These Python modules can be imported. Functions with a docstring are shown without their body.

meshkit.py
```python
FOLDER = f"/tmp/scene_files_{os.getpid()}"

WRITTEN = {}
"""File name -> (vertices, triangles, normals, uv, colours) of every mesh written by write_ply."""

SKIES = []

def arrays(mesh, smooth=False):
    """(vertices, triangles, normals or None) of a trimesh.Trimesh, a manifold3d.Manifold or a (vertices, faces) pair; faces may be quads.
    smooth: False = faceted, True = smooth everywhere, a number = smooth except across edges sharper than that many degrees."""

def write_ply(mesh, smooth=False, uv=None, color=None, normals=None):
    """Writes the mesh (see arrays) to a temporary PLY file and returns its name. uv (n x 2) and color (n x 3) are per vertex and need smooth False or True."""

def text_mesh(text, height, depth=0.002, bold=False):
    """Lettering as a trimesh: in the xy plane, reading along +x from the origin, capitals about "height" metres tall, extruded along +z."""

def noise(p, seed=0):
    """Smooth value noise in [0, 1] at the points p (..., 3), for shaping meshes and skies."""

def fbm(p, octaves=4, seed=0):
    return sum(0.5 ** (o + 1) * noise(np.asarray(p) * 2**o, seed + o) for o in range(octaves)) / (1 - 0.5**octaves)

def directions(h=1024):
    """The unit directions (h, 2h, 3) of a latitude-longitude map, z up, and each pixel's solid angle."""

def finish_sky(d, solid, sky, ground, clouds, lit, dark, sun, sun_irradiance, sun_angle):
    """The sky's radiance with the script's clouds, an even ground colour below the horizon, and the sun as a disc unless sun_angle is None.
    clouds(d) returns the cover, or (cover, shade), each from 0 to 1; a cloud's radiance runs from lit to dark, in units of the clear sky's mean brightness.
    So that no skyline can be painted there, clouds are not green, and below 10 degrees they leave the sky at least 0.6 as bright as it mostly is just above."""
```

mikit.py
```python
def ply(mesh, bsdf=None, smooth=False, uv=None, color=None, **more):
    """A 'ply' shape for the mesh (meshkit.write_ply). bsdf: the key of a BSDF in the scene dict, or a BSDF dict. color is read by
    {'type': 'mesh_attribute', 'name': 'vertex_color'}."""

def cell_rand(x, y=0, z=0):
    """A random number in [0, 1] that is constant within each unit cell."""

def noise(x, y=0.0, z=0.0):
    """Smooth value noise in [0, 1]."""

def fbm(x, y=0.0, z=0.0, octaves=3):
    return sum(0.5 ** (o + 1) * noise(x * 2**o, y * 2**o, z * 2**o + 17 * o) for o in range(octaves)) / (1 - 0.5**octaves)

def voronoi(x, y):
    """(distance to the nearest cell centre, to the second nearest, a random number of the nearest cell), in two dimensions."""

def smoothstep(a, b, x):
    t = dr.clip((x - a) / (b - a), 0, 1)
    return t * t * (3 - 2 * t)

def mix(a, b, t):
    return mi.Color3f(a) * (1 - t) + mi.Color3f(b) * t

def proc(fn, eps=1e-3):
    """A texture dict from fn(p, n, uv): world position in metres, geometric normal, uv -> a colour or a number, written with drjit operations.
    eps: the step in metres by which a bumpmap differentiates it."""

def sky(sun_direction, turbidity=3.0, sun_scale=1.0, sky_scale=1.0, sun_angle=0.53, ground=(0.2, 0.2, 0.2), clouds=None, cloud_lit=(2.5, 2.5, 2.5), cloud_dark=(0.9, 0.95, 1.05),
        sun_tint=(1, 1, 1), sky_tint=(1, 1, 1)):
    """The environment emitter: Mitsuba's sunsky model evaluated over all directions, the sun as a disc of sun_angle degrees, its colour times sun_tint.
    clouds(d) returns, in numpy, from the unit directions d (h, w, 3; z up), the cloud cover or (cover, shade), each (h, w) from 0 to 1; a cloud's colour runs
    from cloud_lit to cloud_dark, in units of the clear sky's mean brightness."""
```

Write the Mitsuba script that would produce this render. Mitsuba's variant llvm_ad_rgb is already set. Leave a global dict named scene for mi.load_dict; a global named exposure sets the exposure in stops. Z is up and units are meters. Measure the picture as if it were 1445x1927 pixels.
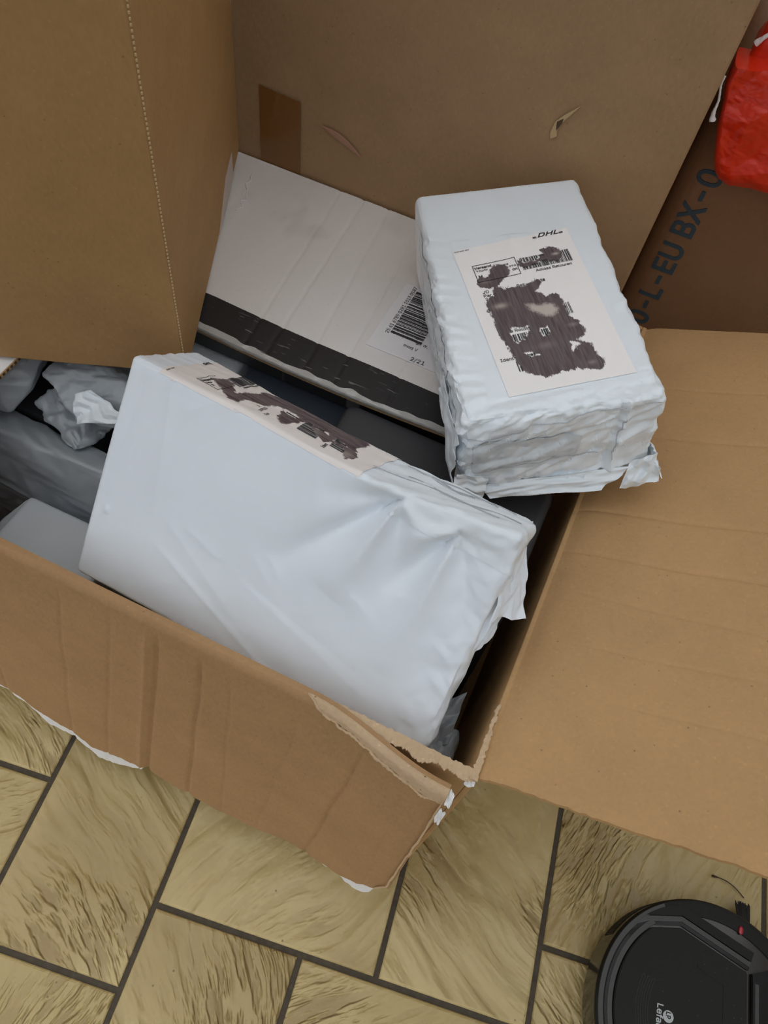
import math, random
import numpy as np, trimesh, manifold3d as m3, drjit as dr, mitsuba as mi, mikit, meshkit
from shapely.geometry import Polygon, Point, LineString, box as sbox
from scipy.interpolate import NearestNDInterpolator, LinearNDInterpolator
T = mi.ScalarTransform4f
scene, labels = {'type': 'scene'}, {}
random.seed(4); RNG = np.random.default_rng(4)

# ---------------------------------------------------------------- camera, sky, exposure
CAM = np.array([-0.0706, -0.2174, 1.1427])
FWD = np.array([-0.1382, 0.5221, -0.8416]); UP = np.array([-0.4027, 0.7467, 0.5294])
scene['camera'] = {'type': 'perspective', 'fov': math.degrees(2 * math.atan(722.5 / 1450)), 'fov_axis': 'x', 'near_clip': 0.02, 'far_clip': 60.0,
                   'to_world': T().look_at(origin=CAM.tolist(), target=(CAM + FWD).tolist(), up=UP.tolist())}
exposure = 1.45


def overcast(d):
    n = meshkit.fbm(d * 2.2 + 5, 4, 3)
    return np.ones(d.shape[:2]), np.clip(1.02 - 1.05 * d[..., 2] + 0.25 * (n - 0.5), 0, 1)


scene['sky'] = mikit.sky([-0.35, -0.55, 0.75], turbidity=6.0, sun_scale=0.0, clouds=overcast, cloud_lit=(3.2, 3.2, 3.2), cloud_dark=(0.95, 0.96, 0.98), ground=(0.25, 0.24, 0.22))

# ---------------------------------------------------------------- materials
F, N3, FB, VOR, CR, SS, MIX = mi.Float, mikit.noise, mikit.fbm, mikit.voronoi, mikit.cell_rand, mikit.smoothstep, mikit.mix


def lin(r, g, b):
    return [((c / 255 + 0.055) / 1.055) ** 2.4 if c > 10 else c / 3294.6 for c in (r, g, b)]


def mat(name, base, rough=0.5, bump=None, eps=0.0005, two=True, **kw):
    b = {'type': 'principled', 'base_color': base if isinstance(base, dict) else {'type': 'rgb', 'value': list(base)}, 'roughness': rough, **kw}
    if bump is not None:
        b = {'type': 'bumpmap', 'arbitrary': mikit.proc(bump, eps), 'scale': 1.0, 'bsdf': b}
    scene[name] = {'type': 'twosided', 'bsdf': b} if two else b


def kraft(base, seed, speck=1.0):
    base = np.array(base)

    def fn(p, n, uv):
        x, y, z = p.x + seed, p.y, p.z
        fib = FB(x * 420, y * 420, z * 160, 3) - 0.5
        mott = FB(x * 22, y * 22, z * 22, 3) - 0.5
        v = 1 + 0.16 * fib + 0.16 * mott
        s1 = SS(0.985, 1.0, CR(x * 520, y * 520, z * 520)) * speck
        s2 = SS(0.9985, 1.0, CR(x * 700 + 9, y * 700, z * 700)) * speck
        c = mi.Color3f(base.tolist()) * v
        c = MIX(c, mi.Color3f((base * 1.45).tolist()), s1 * 0.25)
        return MIX(c, mi.Color3f((base * 0.35).tolist()), s2 * 0.55)
    return mikit.proc(fn)


def kraft_bump(p, n, uv):
    return 0.00022 * FB(p.x * 110, p.y * 110, p.z * 110, 3) + 0.0006 * FB(p.x * 14, p.y * 14, p.z * 14, 2)


KRAFT = np.array([0.43, 0.265, 0.122])
mat('kraft_box', kraft(KRAFT, 0.0), 0.75, kraft_bump, specular=0.3)
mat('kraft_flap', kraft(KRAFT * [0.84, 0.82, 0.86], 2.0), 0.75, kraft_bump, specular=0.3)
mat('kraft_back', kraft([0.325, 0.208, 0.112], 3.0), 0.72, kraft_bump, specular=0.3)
mat('kraft_tall', kraft([0.335, 0.195, 0.080], 5.0), 0.7, kraft_bump, specular=0.35)
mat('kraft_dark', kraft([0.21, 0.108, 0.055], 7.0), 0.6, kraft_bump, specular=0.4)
mat('torn_kraft', kraft([0.50, 0.37, 0.235], 9.0, 2.0), 0.95, lambda p, n, uv: 0.0018 * FB(p.x * 260, p.y * 260, p.z * 260, 3), specular=0.1)
mat('kraft_edge', [0.33, 0.22, 0.12], 0.9)
mat('flute_dark', [0.07, 0.045, 0.025], 0.95)
mat('white_liner', [0.74, 0.75, 0.76], 0.7, lambda p, n, uv: 0.0006 * FB(p.x * 150, p.y * 150, p.z * 150, 2))
mat('perforation', [0.44, 0.32, 0.175], 0.9)
mat('brown_tape', [0.19, 0.085, 0.022], 0.22, lambda p, n, uv: 0.0004 * FB(p.x * 60, p.y * 60, p.z * 60, 2), specular=0.5)
mat('sticker_tan', [0.47, 0.41, 0.36], 0.45)
mat('blue_ink', [0.035, 0.06, 0.085], 0.7)
mat('black_ink', [0.03, 0.03, 0.035], 0.6)
mat('scuff', [0.36, 0.20, 0.13], 0.6)


def film_bump(a, f):
    return lambda p, n, uv: a * FB(p.x * f, p.y * f, p.z * f, 3)


def film(base, seed):
    base = np.array(base)
    return mikit.proc(lambda p, n, uv: mi.Color3f(base.tolist()) * (1 + 0.08 * (FB(p.x * 9 + seed, p.y * 9, p.z * 9, 3) - 0.5)))


PALE = np.array([0.715, 0.785, 0.84])
mat('mailer_film', film(PALE, 1), 0.26, film_bump(0.0012, 40), specular=0.5)
mat('mailer_film_plain', film(PALE * [0.965, 0.965, 0.985], 4), 0.3, film_bump(0.0007, 30), specular=0.5)
mat('mailer_grey', film([0.33, 0.37, 0.405], 2), 0.3, film_bump(0.002, 30), specular=0.5)
mat('mailer_mid', film([0.50, 0.55, 0.59], 2), 0.3, film_bump(0.0015, 30), specular=0.5)
mat('mailer_slate', film([0.055, 0.07, 0.092], 3), 0.38, film_bump(0.0012, 26), specular=0.5)
mat('mailer_black', film([0.03, 0.032, 0.037], 3), 0.45, film_bump(0.0008, 20), specular=0.5)
mat('clear_tape', [0.665, 0.73, 0.785], 0.14, film_bump(0.0012, 60), specular=0.5)
mat('clear_tape_dull', [0.60, 0.66, 0.71], 0.14, film_bump(0.0010, 60), specular=0.5)
mat('tape_wrinkle', [0.40, 0.43, 0.46], 0.3)
mat('glossy_tape', [0.40, 0.40, 0.385], 0.1, film_bump(0.003, 70), specular=0.6)


def white_card(p, n, uv):
    v = 1 + 0.05 * (FB(p.x * 8, p.y * 8, p.z * 8, 3) - 0.5)
    d = SS(0.62, 0.8, FB(p.x * 30 + 3, p.y * 14, p.z * 20, 3)) * 0.35 + SS(0.993, 1.0, CR(p.x * 500, p.y * 500)) * 0.3
    return MIX(mi.Color3f([0.69, 0.67, 0.655]) * v, mi.Color3f([0.5, 0.485, 0.46]), d)


mat('white_card', mikit.proc(white_card), 0.42, lambda p, n, uv: 0.0008 * FB(p.x * 25, p.y * 12, p.z * 20, 2), specular=0.5)
mat('black_band', mikit.proc(lambda p, n, uv: MIX(mi.Color3f([0.016, 0.016, 0.017]), mi.Color3f([0.22, 0.22, 0.23]), SS(0.80, 0.88, FB(p.x * 55, p.y * 420, 1.0, 2)) * 0.55)), 0.45)
mat('sticker_white', [0.72, 0.715, 0.735], 0.5)
mat('red_film', film([0.62, 0.028, 0.008], 6), 0.2, film_bump(0.002, 26), specular=0.5)
mat('white_film', [0.72, 0.72, 0.74], 0.3)
mat('robot_black', [0.0085, 0.009, 0.0085], 0.45, specular=0.25)
mat('robot_lid', mikit.proc(lambda p, n, uv: mi.Color3f([0.0125, 0.0138, 0.0122]) * (1 + 3.0 * SS(0.9975, 1.0, CR(p.x * 900, p.y * 900)))), 0.55, specular=0.25)
mat('robot_gloss', [0.005, 0.005, 0.0055], 0.15, specular=0.3)
mat('robot_grey', [0.045, 0.048, 0.047], 0.3, specular=0.4)
mat('robot_side', [0.02, 0.018, 0.014], 0.12, specular=0.7)
mat('robot_print', [0.42, 0.46, 0.47], 0.4)
mat('red_led', [0.35, 0.004, 0.02], 0.2, clearcoat=1.0)
mat('bristle', [0.012, 0.012, 0.012], 0.6)
mat('twig', [0.045, 0.02, 0.012], 0.6)
mat('tub_blue', [0.16, 0.42, 0.62], 0.35)
mat('tub_rim', [0.02, 0.025, 0.03], 0.4)
mat('ground', mikit.proc(lambda p, n, uv: mi.Color3f([0.072, 0.060, 0.042]) * (0.75 + 0.5 * FB(p.x * 160, p.y * 160, 0, 3))), 0.85, lambda p, n, uv: 0.0015 * FB(p.x * 200, p.y * 200, 0, 3))

TA = math.atan2(0.142, 0.99)                                   # the tiles run a little askew to the box
TO = np.array([-0.273, -0.198])
NT = 6


def tile_mat(k):
    ang = [2.50, 2.25, 2.72, 1.12, 0.85, 1.35][k]          # first three: tiles laid upright, the others laid across
    ca, sa = math.cos(ang), math.sin(ang)

    def flow(p):
        w = FB(p.x * 4.2 + 7 * k, p.y * 4.2, 0, 2) - 0.5
        w2 = FB(p.x * 15 + 3 * k, p.y * 15, 4.0, 2) - 0.5
        a = p.x * ca + p.y * sa + 0.16 * w
        b = -p.x * sa + p.y * ca + 0.13 * (FB(p.x * 3.3 + 2 * k, p.y * 3.3, 7.0, 2) - 0.5) + 0.012 * w2
        return a, b

    def height(p, n, uv):
        a, b = flow(p)
        big = FB(a * 11, b * 44 + k, 3.0 * k, 2)
        rip = FB(a * 30, b * 150, 5.0 + k, 3)
        where = SS(0.38, 0.70, FB(p.x * 8 + 3 * k, p.y * 8, 2.0, 2))
        return 0.0034 * SS(0.30, 0.75, big) + (0.0006 + 0.0038 * where) * SS(0.35, 0.68, rip) + 0.0003 * FB(p.x * 200, p.y * 200, 0, 2)

    def colour(p, n, uv):
        a, b = flow(p)
        m = FB(p.x * 6 + k, p.y * 6, 1.0, 3)
        rip = FB(a * 30, b * 150, 5.0 + k, 3)
        where = SS(0.38, 0.70, FB(p.x * 8 + 3 * k, p.y * 8, 2.0, 2))
        c = MIX(mi.Color3f([0.55, 0.44, 0.21]), mi.Color3f([0.465, 0.365, 0.158]), SS(0.3, 0.7, m))
        c = MIX(c, mi.Color3f([0.31, 0.215, 0.085]), SS(0.5, 0.72, FB(p.x * 5 + 2, p.y * 5 + k, 6.0, 2)) * 0.4)
        c = MIX(c, mi.Color3f([0.25, 0.165, 0.065]), SS(0.52, 0.32, rip) * (0.10 + 0.45 * where))
        return MIX(c, mi.Color3f([0.10, 0.065, 0.03]), SS(0.9990, 1.0, CR(p.x * 420 + k, p.y * 420)) * 0.7)
    mat(f'tile_{k}', mikit.proc(colour), 0.36, height, 0.0007, specular=0.5)


for k in range(NT):
    tile_mat(k)

# ---------------------------------------------------------------- mesh helpers


def add(key, mesh, m, smooth=False, uv=None, label=None, category=None, group=None, kind=None, **more):
    k, i = key, 0
    while k in scene:
        i += 1; k = f'{key}_{i:03d}'
    scene[k] = mikit.ply(mesh, m, smooth=smooth, uv=uv, **more)
    note(k, label, category, group, kind)
    return k


def note(k, label=None, category=None, group=None, kind=None):
    e = {a: b for a, b in (('label', label), ('category', category), ('group', group), ('kind', kind)) if b}
    if e:
        labels[k] = e


def cat(*ms):
    return trimesh.util.concatenate([m for m in ms if m is not None and len(m.faces)])


def slab(top, off):
    """A closed solid from a grid of points (nu, nv, 3) and the offset (vector or grid) to its other side."""
    top = np.asarray(top, float); bot = top + np.asarray(off, float)
    nu, nv = top.shape[:2]
    idx = np.arange(nu * nv).reshape(nu, nv); M = nu * nv
    q = lambda a, b, c, d: np.concatenate([np.stack([a, b, c], -1).reshape(-1, 3), np.stack([a, c, d], -1).reshape(-1, 3)])
    fs = [q(idx[:-1, :-1], idx[1:, :-1], idx[1:, 1:], idx[:-1, 1:]), q(idx[:-1, :-1] + M, idx[:-1, 1:] + M, idx[1:, 1:] + M, idx[1:, :-1] + M)]
    ring = np.concatenate([idx[:-1, 0], idx[-1, :-1], idx[::-1, -1][:-1], idx[0, ::-1][:-1]])
    nx = np.roll(ring, -1)
    fs.append(q(ring, ring + M, nx + M, nx))
    m = trimesh.Trimesh(np.concatenate([top.reshape(-1, 3), bot.reshape(-1, 3)]), np.concatenate(fs), process=False)
    if m.volume < 0:
        m.invert()
    return m


def man(mesh):
    return m3.Manifold(m3.Mesh(np.asarray(mesh.vertices, np.float32), np.asarray(mesh.faces, np.uint32)))


def tri(mf):
    m = mf.to_mesh()
    t = trimesh.Trimesh(m.vert_properties[:, :3], m.tri_verts, process=True)
    return t


def hull(points, r=0.006, seg=12):
    s = m3.Manifold.sphere(r, seg)
    return m3.Manifold.batch_hull([s.translate([float(c) for c in p]) for p in points])


def box8(x0, x1, y0, y1, z0, z1, r):
    return [(x, y, z) for x in (x0 + r, x1 - r) for y in (y0 + r, y1 - r) for z in (z0 + r, z1 - r)]


def rbox(x0, x1, y0, y1, z0, z1, r=0.004, seg=12):
    return tri(hull(box8(x0, x1, y0, y1, z0, z1, r), r, seg))


def frame(mesh, O, ax):
    """Local to world: O + x ax0 + y ax1 + z ax2."""
    m = mesh.copy(); m.vertices = np.asarray(O) + m.vertices @ np.asarray(ax, float)
    if np.linalg.det(np.asarray(ax, float)) < 0:
        m.invert()
    return m


def dense(mf, step, smooth=6):
    t = tri(mf.refine_to_length(step))
    if smooth:
        trimesh.smoothing.filter_taubin(t, lamb=0.5, nu=0.52, iterations=smooth)
    return t


def ridge(p, seed=0, o=3):
    """Sharp creases: 0 in the valleys, 1 on the ridges."""
    return sum(0.55 ** k * (1 - np.abs(2 * meshkit.noise(p * 2.0**k, seed + k) - 1)) for k in range(o)) / sum(0.55 ** k for k in range(o))


def crumple(p, seed, n=9, f0=1.0, grow=1.22, fold=0.35, bias=(1, 1, 1)):
    """Crushed film: flat facets between sharp folds, about -0.5..0.5. p (n, 3) in fold lengths; bias weights the fold directions."""
    rng = np.random.default_rng(seed); p = np.array(p, float); h = np.zeros(len(p)); tot = 0; f = f0; a = 1.0
    for i in range(n):
        d = rng.normal(size=3) * np.asarray(bias); d /= np.linalg.norm(d)
        t = p @ d * f + rng.uniform()
        s = np.abs(t - np.round(t)) * 2
        h += a * s; tot += a
        q = rng.normal(size=3); q -= (q @ d) * d; q /= np.linalg.norm(q)
        p = p + s[:, None] * q * fold / f
        f *= grow; a *= 0.86
    return h / tot * 1.6 - 0.8


def sst(a, b, x):
    t = np.clip((x - a) / (b - a), 0, 1)
    return t * t * (3 - 2 * t)


def crease(P, a, b, w):
    a, b = np.asarray(a, float), np.asarray(b, float); d = b - a
    t = np.clip(((P - a) @ d) / (d @ d), 0, 1)
    return np.exp(-np.linalg.norm(P - a - t[:, None] * d, axis=1) / w) * (1 - 0.6 * t)


def decal(mesh, off, planes, keep=None):
    """A piece of a surface, cut straight along planes (point, normal), lifted off it."""
    m = mesh.copy()
    if keep is not None:
        m.update_faces(keep(m.triangles_center, m.face_normals)); m.remove_unreferenced_vertices()
    n = np.array(m.vertex_normals); m.vertices = m.vertices + off * n
    for o, nn in planes:
        m = m.slice_plane(o, nn)
    return m


def tube(pts, r, seg=8, jitter=0.0, seed=0, r2=None):
    pts = np.asarray(pts, float); n = len(pts); rng = np.random.default_rng(seed)
    tg = np.gradient(pts, axis=0); tg /= np.linalg.norm(tg, axis=1, keepdims=True) + 1e-12
    ref = np.array([0, 0, 1.0]) if abs(tg[0][2]) < 0.8 else np.array([1.0, 0, 0])
    rings = []
    for i in range(n):
        a = np.cross(tg[i], ref); a /= np.linalg.norm(a); b = np.cross(a, tg[i])
        rr = (r if np.isscalar(r) else r[i])
        ph = np.linspace(0, 2 * np.pi, seg, endpoint=False)
        k = rr * (1 + jitter * rng.uniform(-1, 1, seg))
        rings.append(pts[i] + np.cos(ph)[:, None] * a * k[:, None] + np.sin(ph)[:, None] * b * k[:, None] * (r2 or 1.0))
    v = np.concatenate(rings + [pts[:1], pts[-1:]]); f = []
    for i in range(n - 1):
        for j in range(seg):
            a, b, c, d = i * seg + j, i * seg + (j + 1) % seg, (i + 1) * seg + (j + 1) % seg, (i + 1) * seg + j
            f += [[a, b, c], [a, c, d]]
    for j in range(seg):
        f += [[n * seg, (j + 1) % seg, j], [n * seg + 1, (n - 1) * seg + j, (n - 1) * seg + (j + 1) % seg]]
    m = trimesh.Trimesh(v, f, process=False)
    if m.volume < 0:
        m.invert()
    return m


def lerp_pts(pts, xs):
    pts = np.asarray(pts, float)
    return np.interp(xs, pts[:, 0], pts[:, 1])


def text2(s, h, bold=False, depth=0.0004):
    return meshkit.text_mesh(s, h, depth, bold)


# ---------------------------------------------------------------- the setting: floor with its tiles
add('floor', trimesh.creation.box((14, 14, 0.02), T4 if False else np.array([[1, 0, 0, 0], [0, 1, 0, 0], [0, 0, 1, -0.0135], [0, 0, 0, 1.0]])), 'ground', kind='structure', label='floor of yellow-brown slate-look tiles with dark grout lines')
mat('plaster', mikit.proc(lambda p, n, uv: mi.Color3f([0.62, 0.60, 0.56]) * (0.95 + 0.1 * FB(p.x * 3, p.y * 3, p.z * 3, 3))), 0.9, lambda p, n, uv: 0.001 * FB(p.x * 90, p.y * 90, p.z * 90, 2))
add('wall_rear', rbox(-3.0, 1.62, 1.75, 1.87, -0.004, 2.3, 0.003, 6), 'plaster', smooth=30, kind='structure')
add('wall_right', rbox(1.5, 1.62, -1.2, 1.745, -0.004, 2.3, 0.003, 6), 'plaster', smooth=30, kind='structure')
ud, vd = np.array([math.cos(TA), math.sin(TA)]), np.array([-math.sin(TA), math.cos(TA)])
JOINT = 0.0074


def tile_mesh(lu, lv):
    g, c, b = JOINT / 2, 0.0022, 0.0035
    o = [(g, g), (lu - g, g), (lu - g, lv - g), (g, lv - g)]
    i = [(g + b, g + b), (lu - g - b, g + b), (lu - g - b, lv - g - b), (g + b, lv - g - b)]
    m_ = [(g + b * .35, g + b * .35), (lu - g - b * .35, g + b * .35), (lu - g - b * .35, lv - g - b * .35), (g + b * .35, lv - g - b * .35)]
    v = [(x, y, -0.006) for x, y in o] + [(x, y, -c) for x, y in o] + [(x, y, -c * .3) for x, y in m_] + [(x, y, 0.0) for x, y in i]
    f = []
    for r in range(3):
        for k in range(4):
            a, b_, c_, d = r * 4 + k, r * 4 + (k + 1) % 4, r * 4 + 4 + (k + 1) % 4, r * 4 + 4 + k
            f += [[a, b_, c_], [a, c_, d]]
    f += [[12, 13, 14], [12, 14, 15]]
    return trimesh.Trimesh(v, f, process=False)


TM = {True: mikit.ply(tile_mesh(0.3, 0.2)), False: mikit.ply(tile_mesh(0.2, 0.3))}
tn = 0
for i in range(-8, 9):
    for j in range(-9, 10):
        for land in (True, False):
            u0, v0 = (0.5 * i + 0.2 * j, -0.1 * i + 0.2 * j)
            if land:
                u, v, lu, lv = u0, v0 - 0.2, 0.3, 0.2
            else:
                u, v, lu, lv = u0 - 0.2, v0 - 0.2, 0.2, 0.3
            pos = TO + ud * u - vd * (v + lv)                       # v runs towards the viewer
            ctr = pos + ud * lu / 2 + vd * lv / 2
            if not (-1.35 < ctr[0] < 1.28 and -0.95 < ctr[1] < 1.55):
                continue
            key = 'floor__tile' + (f'_{tn:03d}' if tn else '')
            k = (i * 2 + j) % 3 + 3 * land
            scene[key] = {**TM[land], 'bsdf': {'type': 'ref', 'id': f'tile_{k}'}, 'to_world': T().translate([float(pos[0]), float(pos[1]), 0.0]).rotate([0, 0, 1], math.degrees(TA))}
            tn += 1

# ---------------------------------------------------------------- the large open carton
W, D, H, TH = 0.95, 0.635, 0.45, 0.006
note('open_carton', 'large open brown cardboard carton on the tiles holding the wrapped parcels, flaps folded out', 'cardboard box')
BX = 'open_carton__'


def wall(name, x0, x1, y0, y1, z0, z1):
    add(BX + name, rbox(x0, x1, y0, y1, z0, z1, 0.0012, 6), 'kraft_box', smooth=30)


wall('side_wall', 0.0, TH, -TH, D + TH, 0.001, H)
wall('side_wall', -W - TH, -W, -TH, D + TH, 0.001, H)
wall('rear_wall', -W, 0.0, D, D + TH, 0.001, H)
wall('front_wall', -W, 0.0, -TH, 0.0, 0.001, H - 0.004)
wall('base', -W, 0.0, 0.0, D, 0.001, 0.007)
labels[BX + 'front_wall'] = {'label': 'front wall under the hanging flap'}
# right flap: folded out and rising a little, lines of the flutes across it
fa = math.radians(23)
us = np.linspace(0, 0.315, 64); vs = np.linspace(-0.002, 0.638, 520)
U, V = np.meshgrid(us, vs, indexing='ij')
dz = 0.0006 * (meshkit.fbm(np.stack([U * 6, V * 6, 0 * U], -1), 3, 2) - 0.5) * 4
for y0, y1, ua, ub, amp in ((0.437, 0.446, 0.05, 0.4, 0.0016), (0.317, 0.326, 0.0, 0.4, 0.0018), (0.2585, 0.262, 0.0, 0.4, 0.0018), (0.21, 0.205, 0.03, 0.3, 0.0009), (0.15, 0.157, 0.05, 0.33, 0.0008), (0.10, 0.104, 0.1, 0.33, 0.0007), (0.52, 0.53, 0.05, 0.33, 0.001)):
    yy = y0 + (y1 - y0) * U / 0.2 + 0.001 * np.sin(U * 40)
    dz -= 1.3 * amp * np.exp(-np.abs(V - yy) / 0.0018) * sst(ua - 0.02, ua + 0.03, U)
fold = np.exp(-(U / 0.012) ** 2)
X = 0.001 + U * math.cos(fa); Z = 0.4515 + U * math.sin(fa) + dz - 0.004 * fold
Ve = V + np.where(V < 0.05, 0.0016 * (meshkit.noise(np.stack([U * 220, 0 * U, 0 * U], -1), 5) - 0.5) + 0.0008 * np.sin(U * 37), 0) * (1 - sst(0.0, 0.05, V))
add(BX + 'right_flap', slab(np.stack([X, Ve, Z], -1), [0.0024, 0, -0.0055]), 'kraft_box', smooth=40, label='flap folded out to the right, its plain inner side up')
# left flap: folded in, white outer side up
lf = np.stack(np.meshgrid(np.linspace(-W, -0.6365, 30), np.linspace(0.004, D - 0.004, 40), indexing='ij'), -1)
lz = 0.4515 + 0.0015 * (meshkit.fbm(np.dstack([lf * 8, 0 * lf[..., :1]]), 2, 5) - 0.5)
LF = np.dstack([lf, lz])
add(BX + 'left_flap', slab(LF, [0, 0, 0.0048]), 'kraft_box', smooth=40)
add(BX + 'left_flap__white_face', slab(LF + [-0.001, 0, 0.0049], [0, 0, 0.0006]), 'white_liner', smooth=40, label='white outer face')
flt = [trimesh.creation.box((0.0012, 0.003, 0.0028), np.array([[1, 0, 0, -0.6362], [0, 1, 0, y], [0, 0, 1, 0.4540], [0, 0, 0, 1.0]])) for y in np.arange(0.01, D - 0.01, 0.0065)]
add(BX + 'left_flap__flute', cat(*flt), 'flute_dark', kind='stuff')

# front flap: rolls over the front wall, hangs down, torn free at its right end
tilt = math.radians(9.6)
BROWN = [(-0.96, 0.36), (-0.70, 0.355), (-0.577, 0.353), (-0.522, 0.373), (-0.469, 0.384), (-0.44, 0.405), (-0.40, 0.392), (-0.358, 0.382), (-0.318, 0.391), (-0.281, 0.398), (-0.242, 0.398), (-0.191, 0.390), (-0.103, 0.361), (-0.049, 0.335), (-0.03, 0.318), (-0.016, 0.296)]
WHITE = [(-0.96, 0.37), (-0.70, 0.36), (-0.60, 0.374), (-0.577, 0.372), (-0.549, 0.388), (-0.525, 0.400), (-0.513, 0.414), (-0.47, 0.414), (-0.44, 0.442), (-0.394, 0.421), (-0.363, 0.392), (-0.355, 0.372), (-0.3, 0.38), (-0.285, 0.398), (-0.276, 0.402), (-0.27, 0.385), (-0.192, 0.38), (-0.185, 0.396), (-0.178, 0.38), (-0.116, 0.362), (-0.104, 0.374), (-0.074, 0.364), (-0.055, 0.366), (-0.04, 0.362), (-0.03, 0.345), (-0.026, 0.31), (-0.016, 0.26)]


def hinge(x):
    return -0.021 * sst(-0.16, -0.02, x) + 0.004 * sst(-0.35, -0.6, -np.abs(x)) * 0


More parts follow.
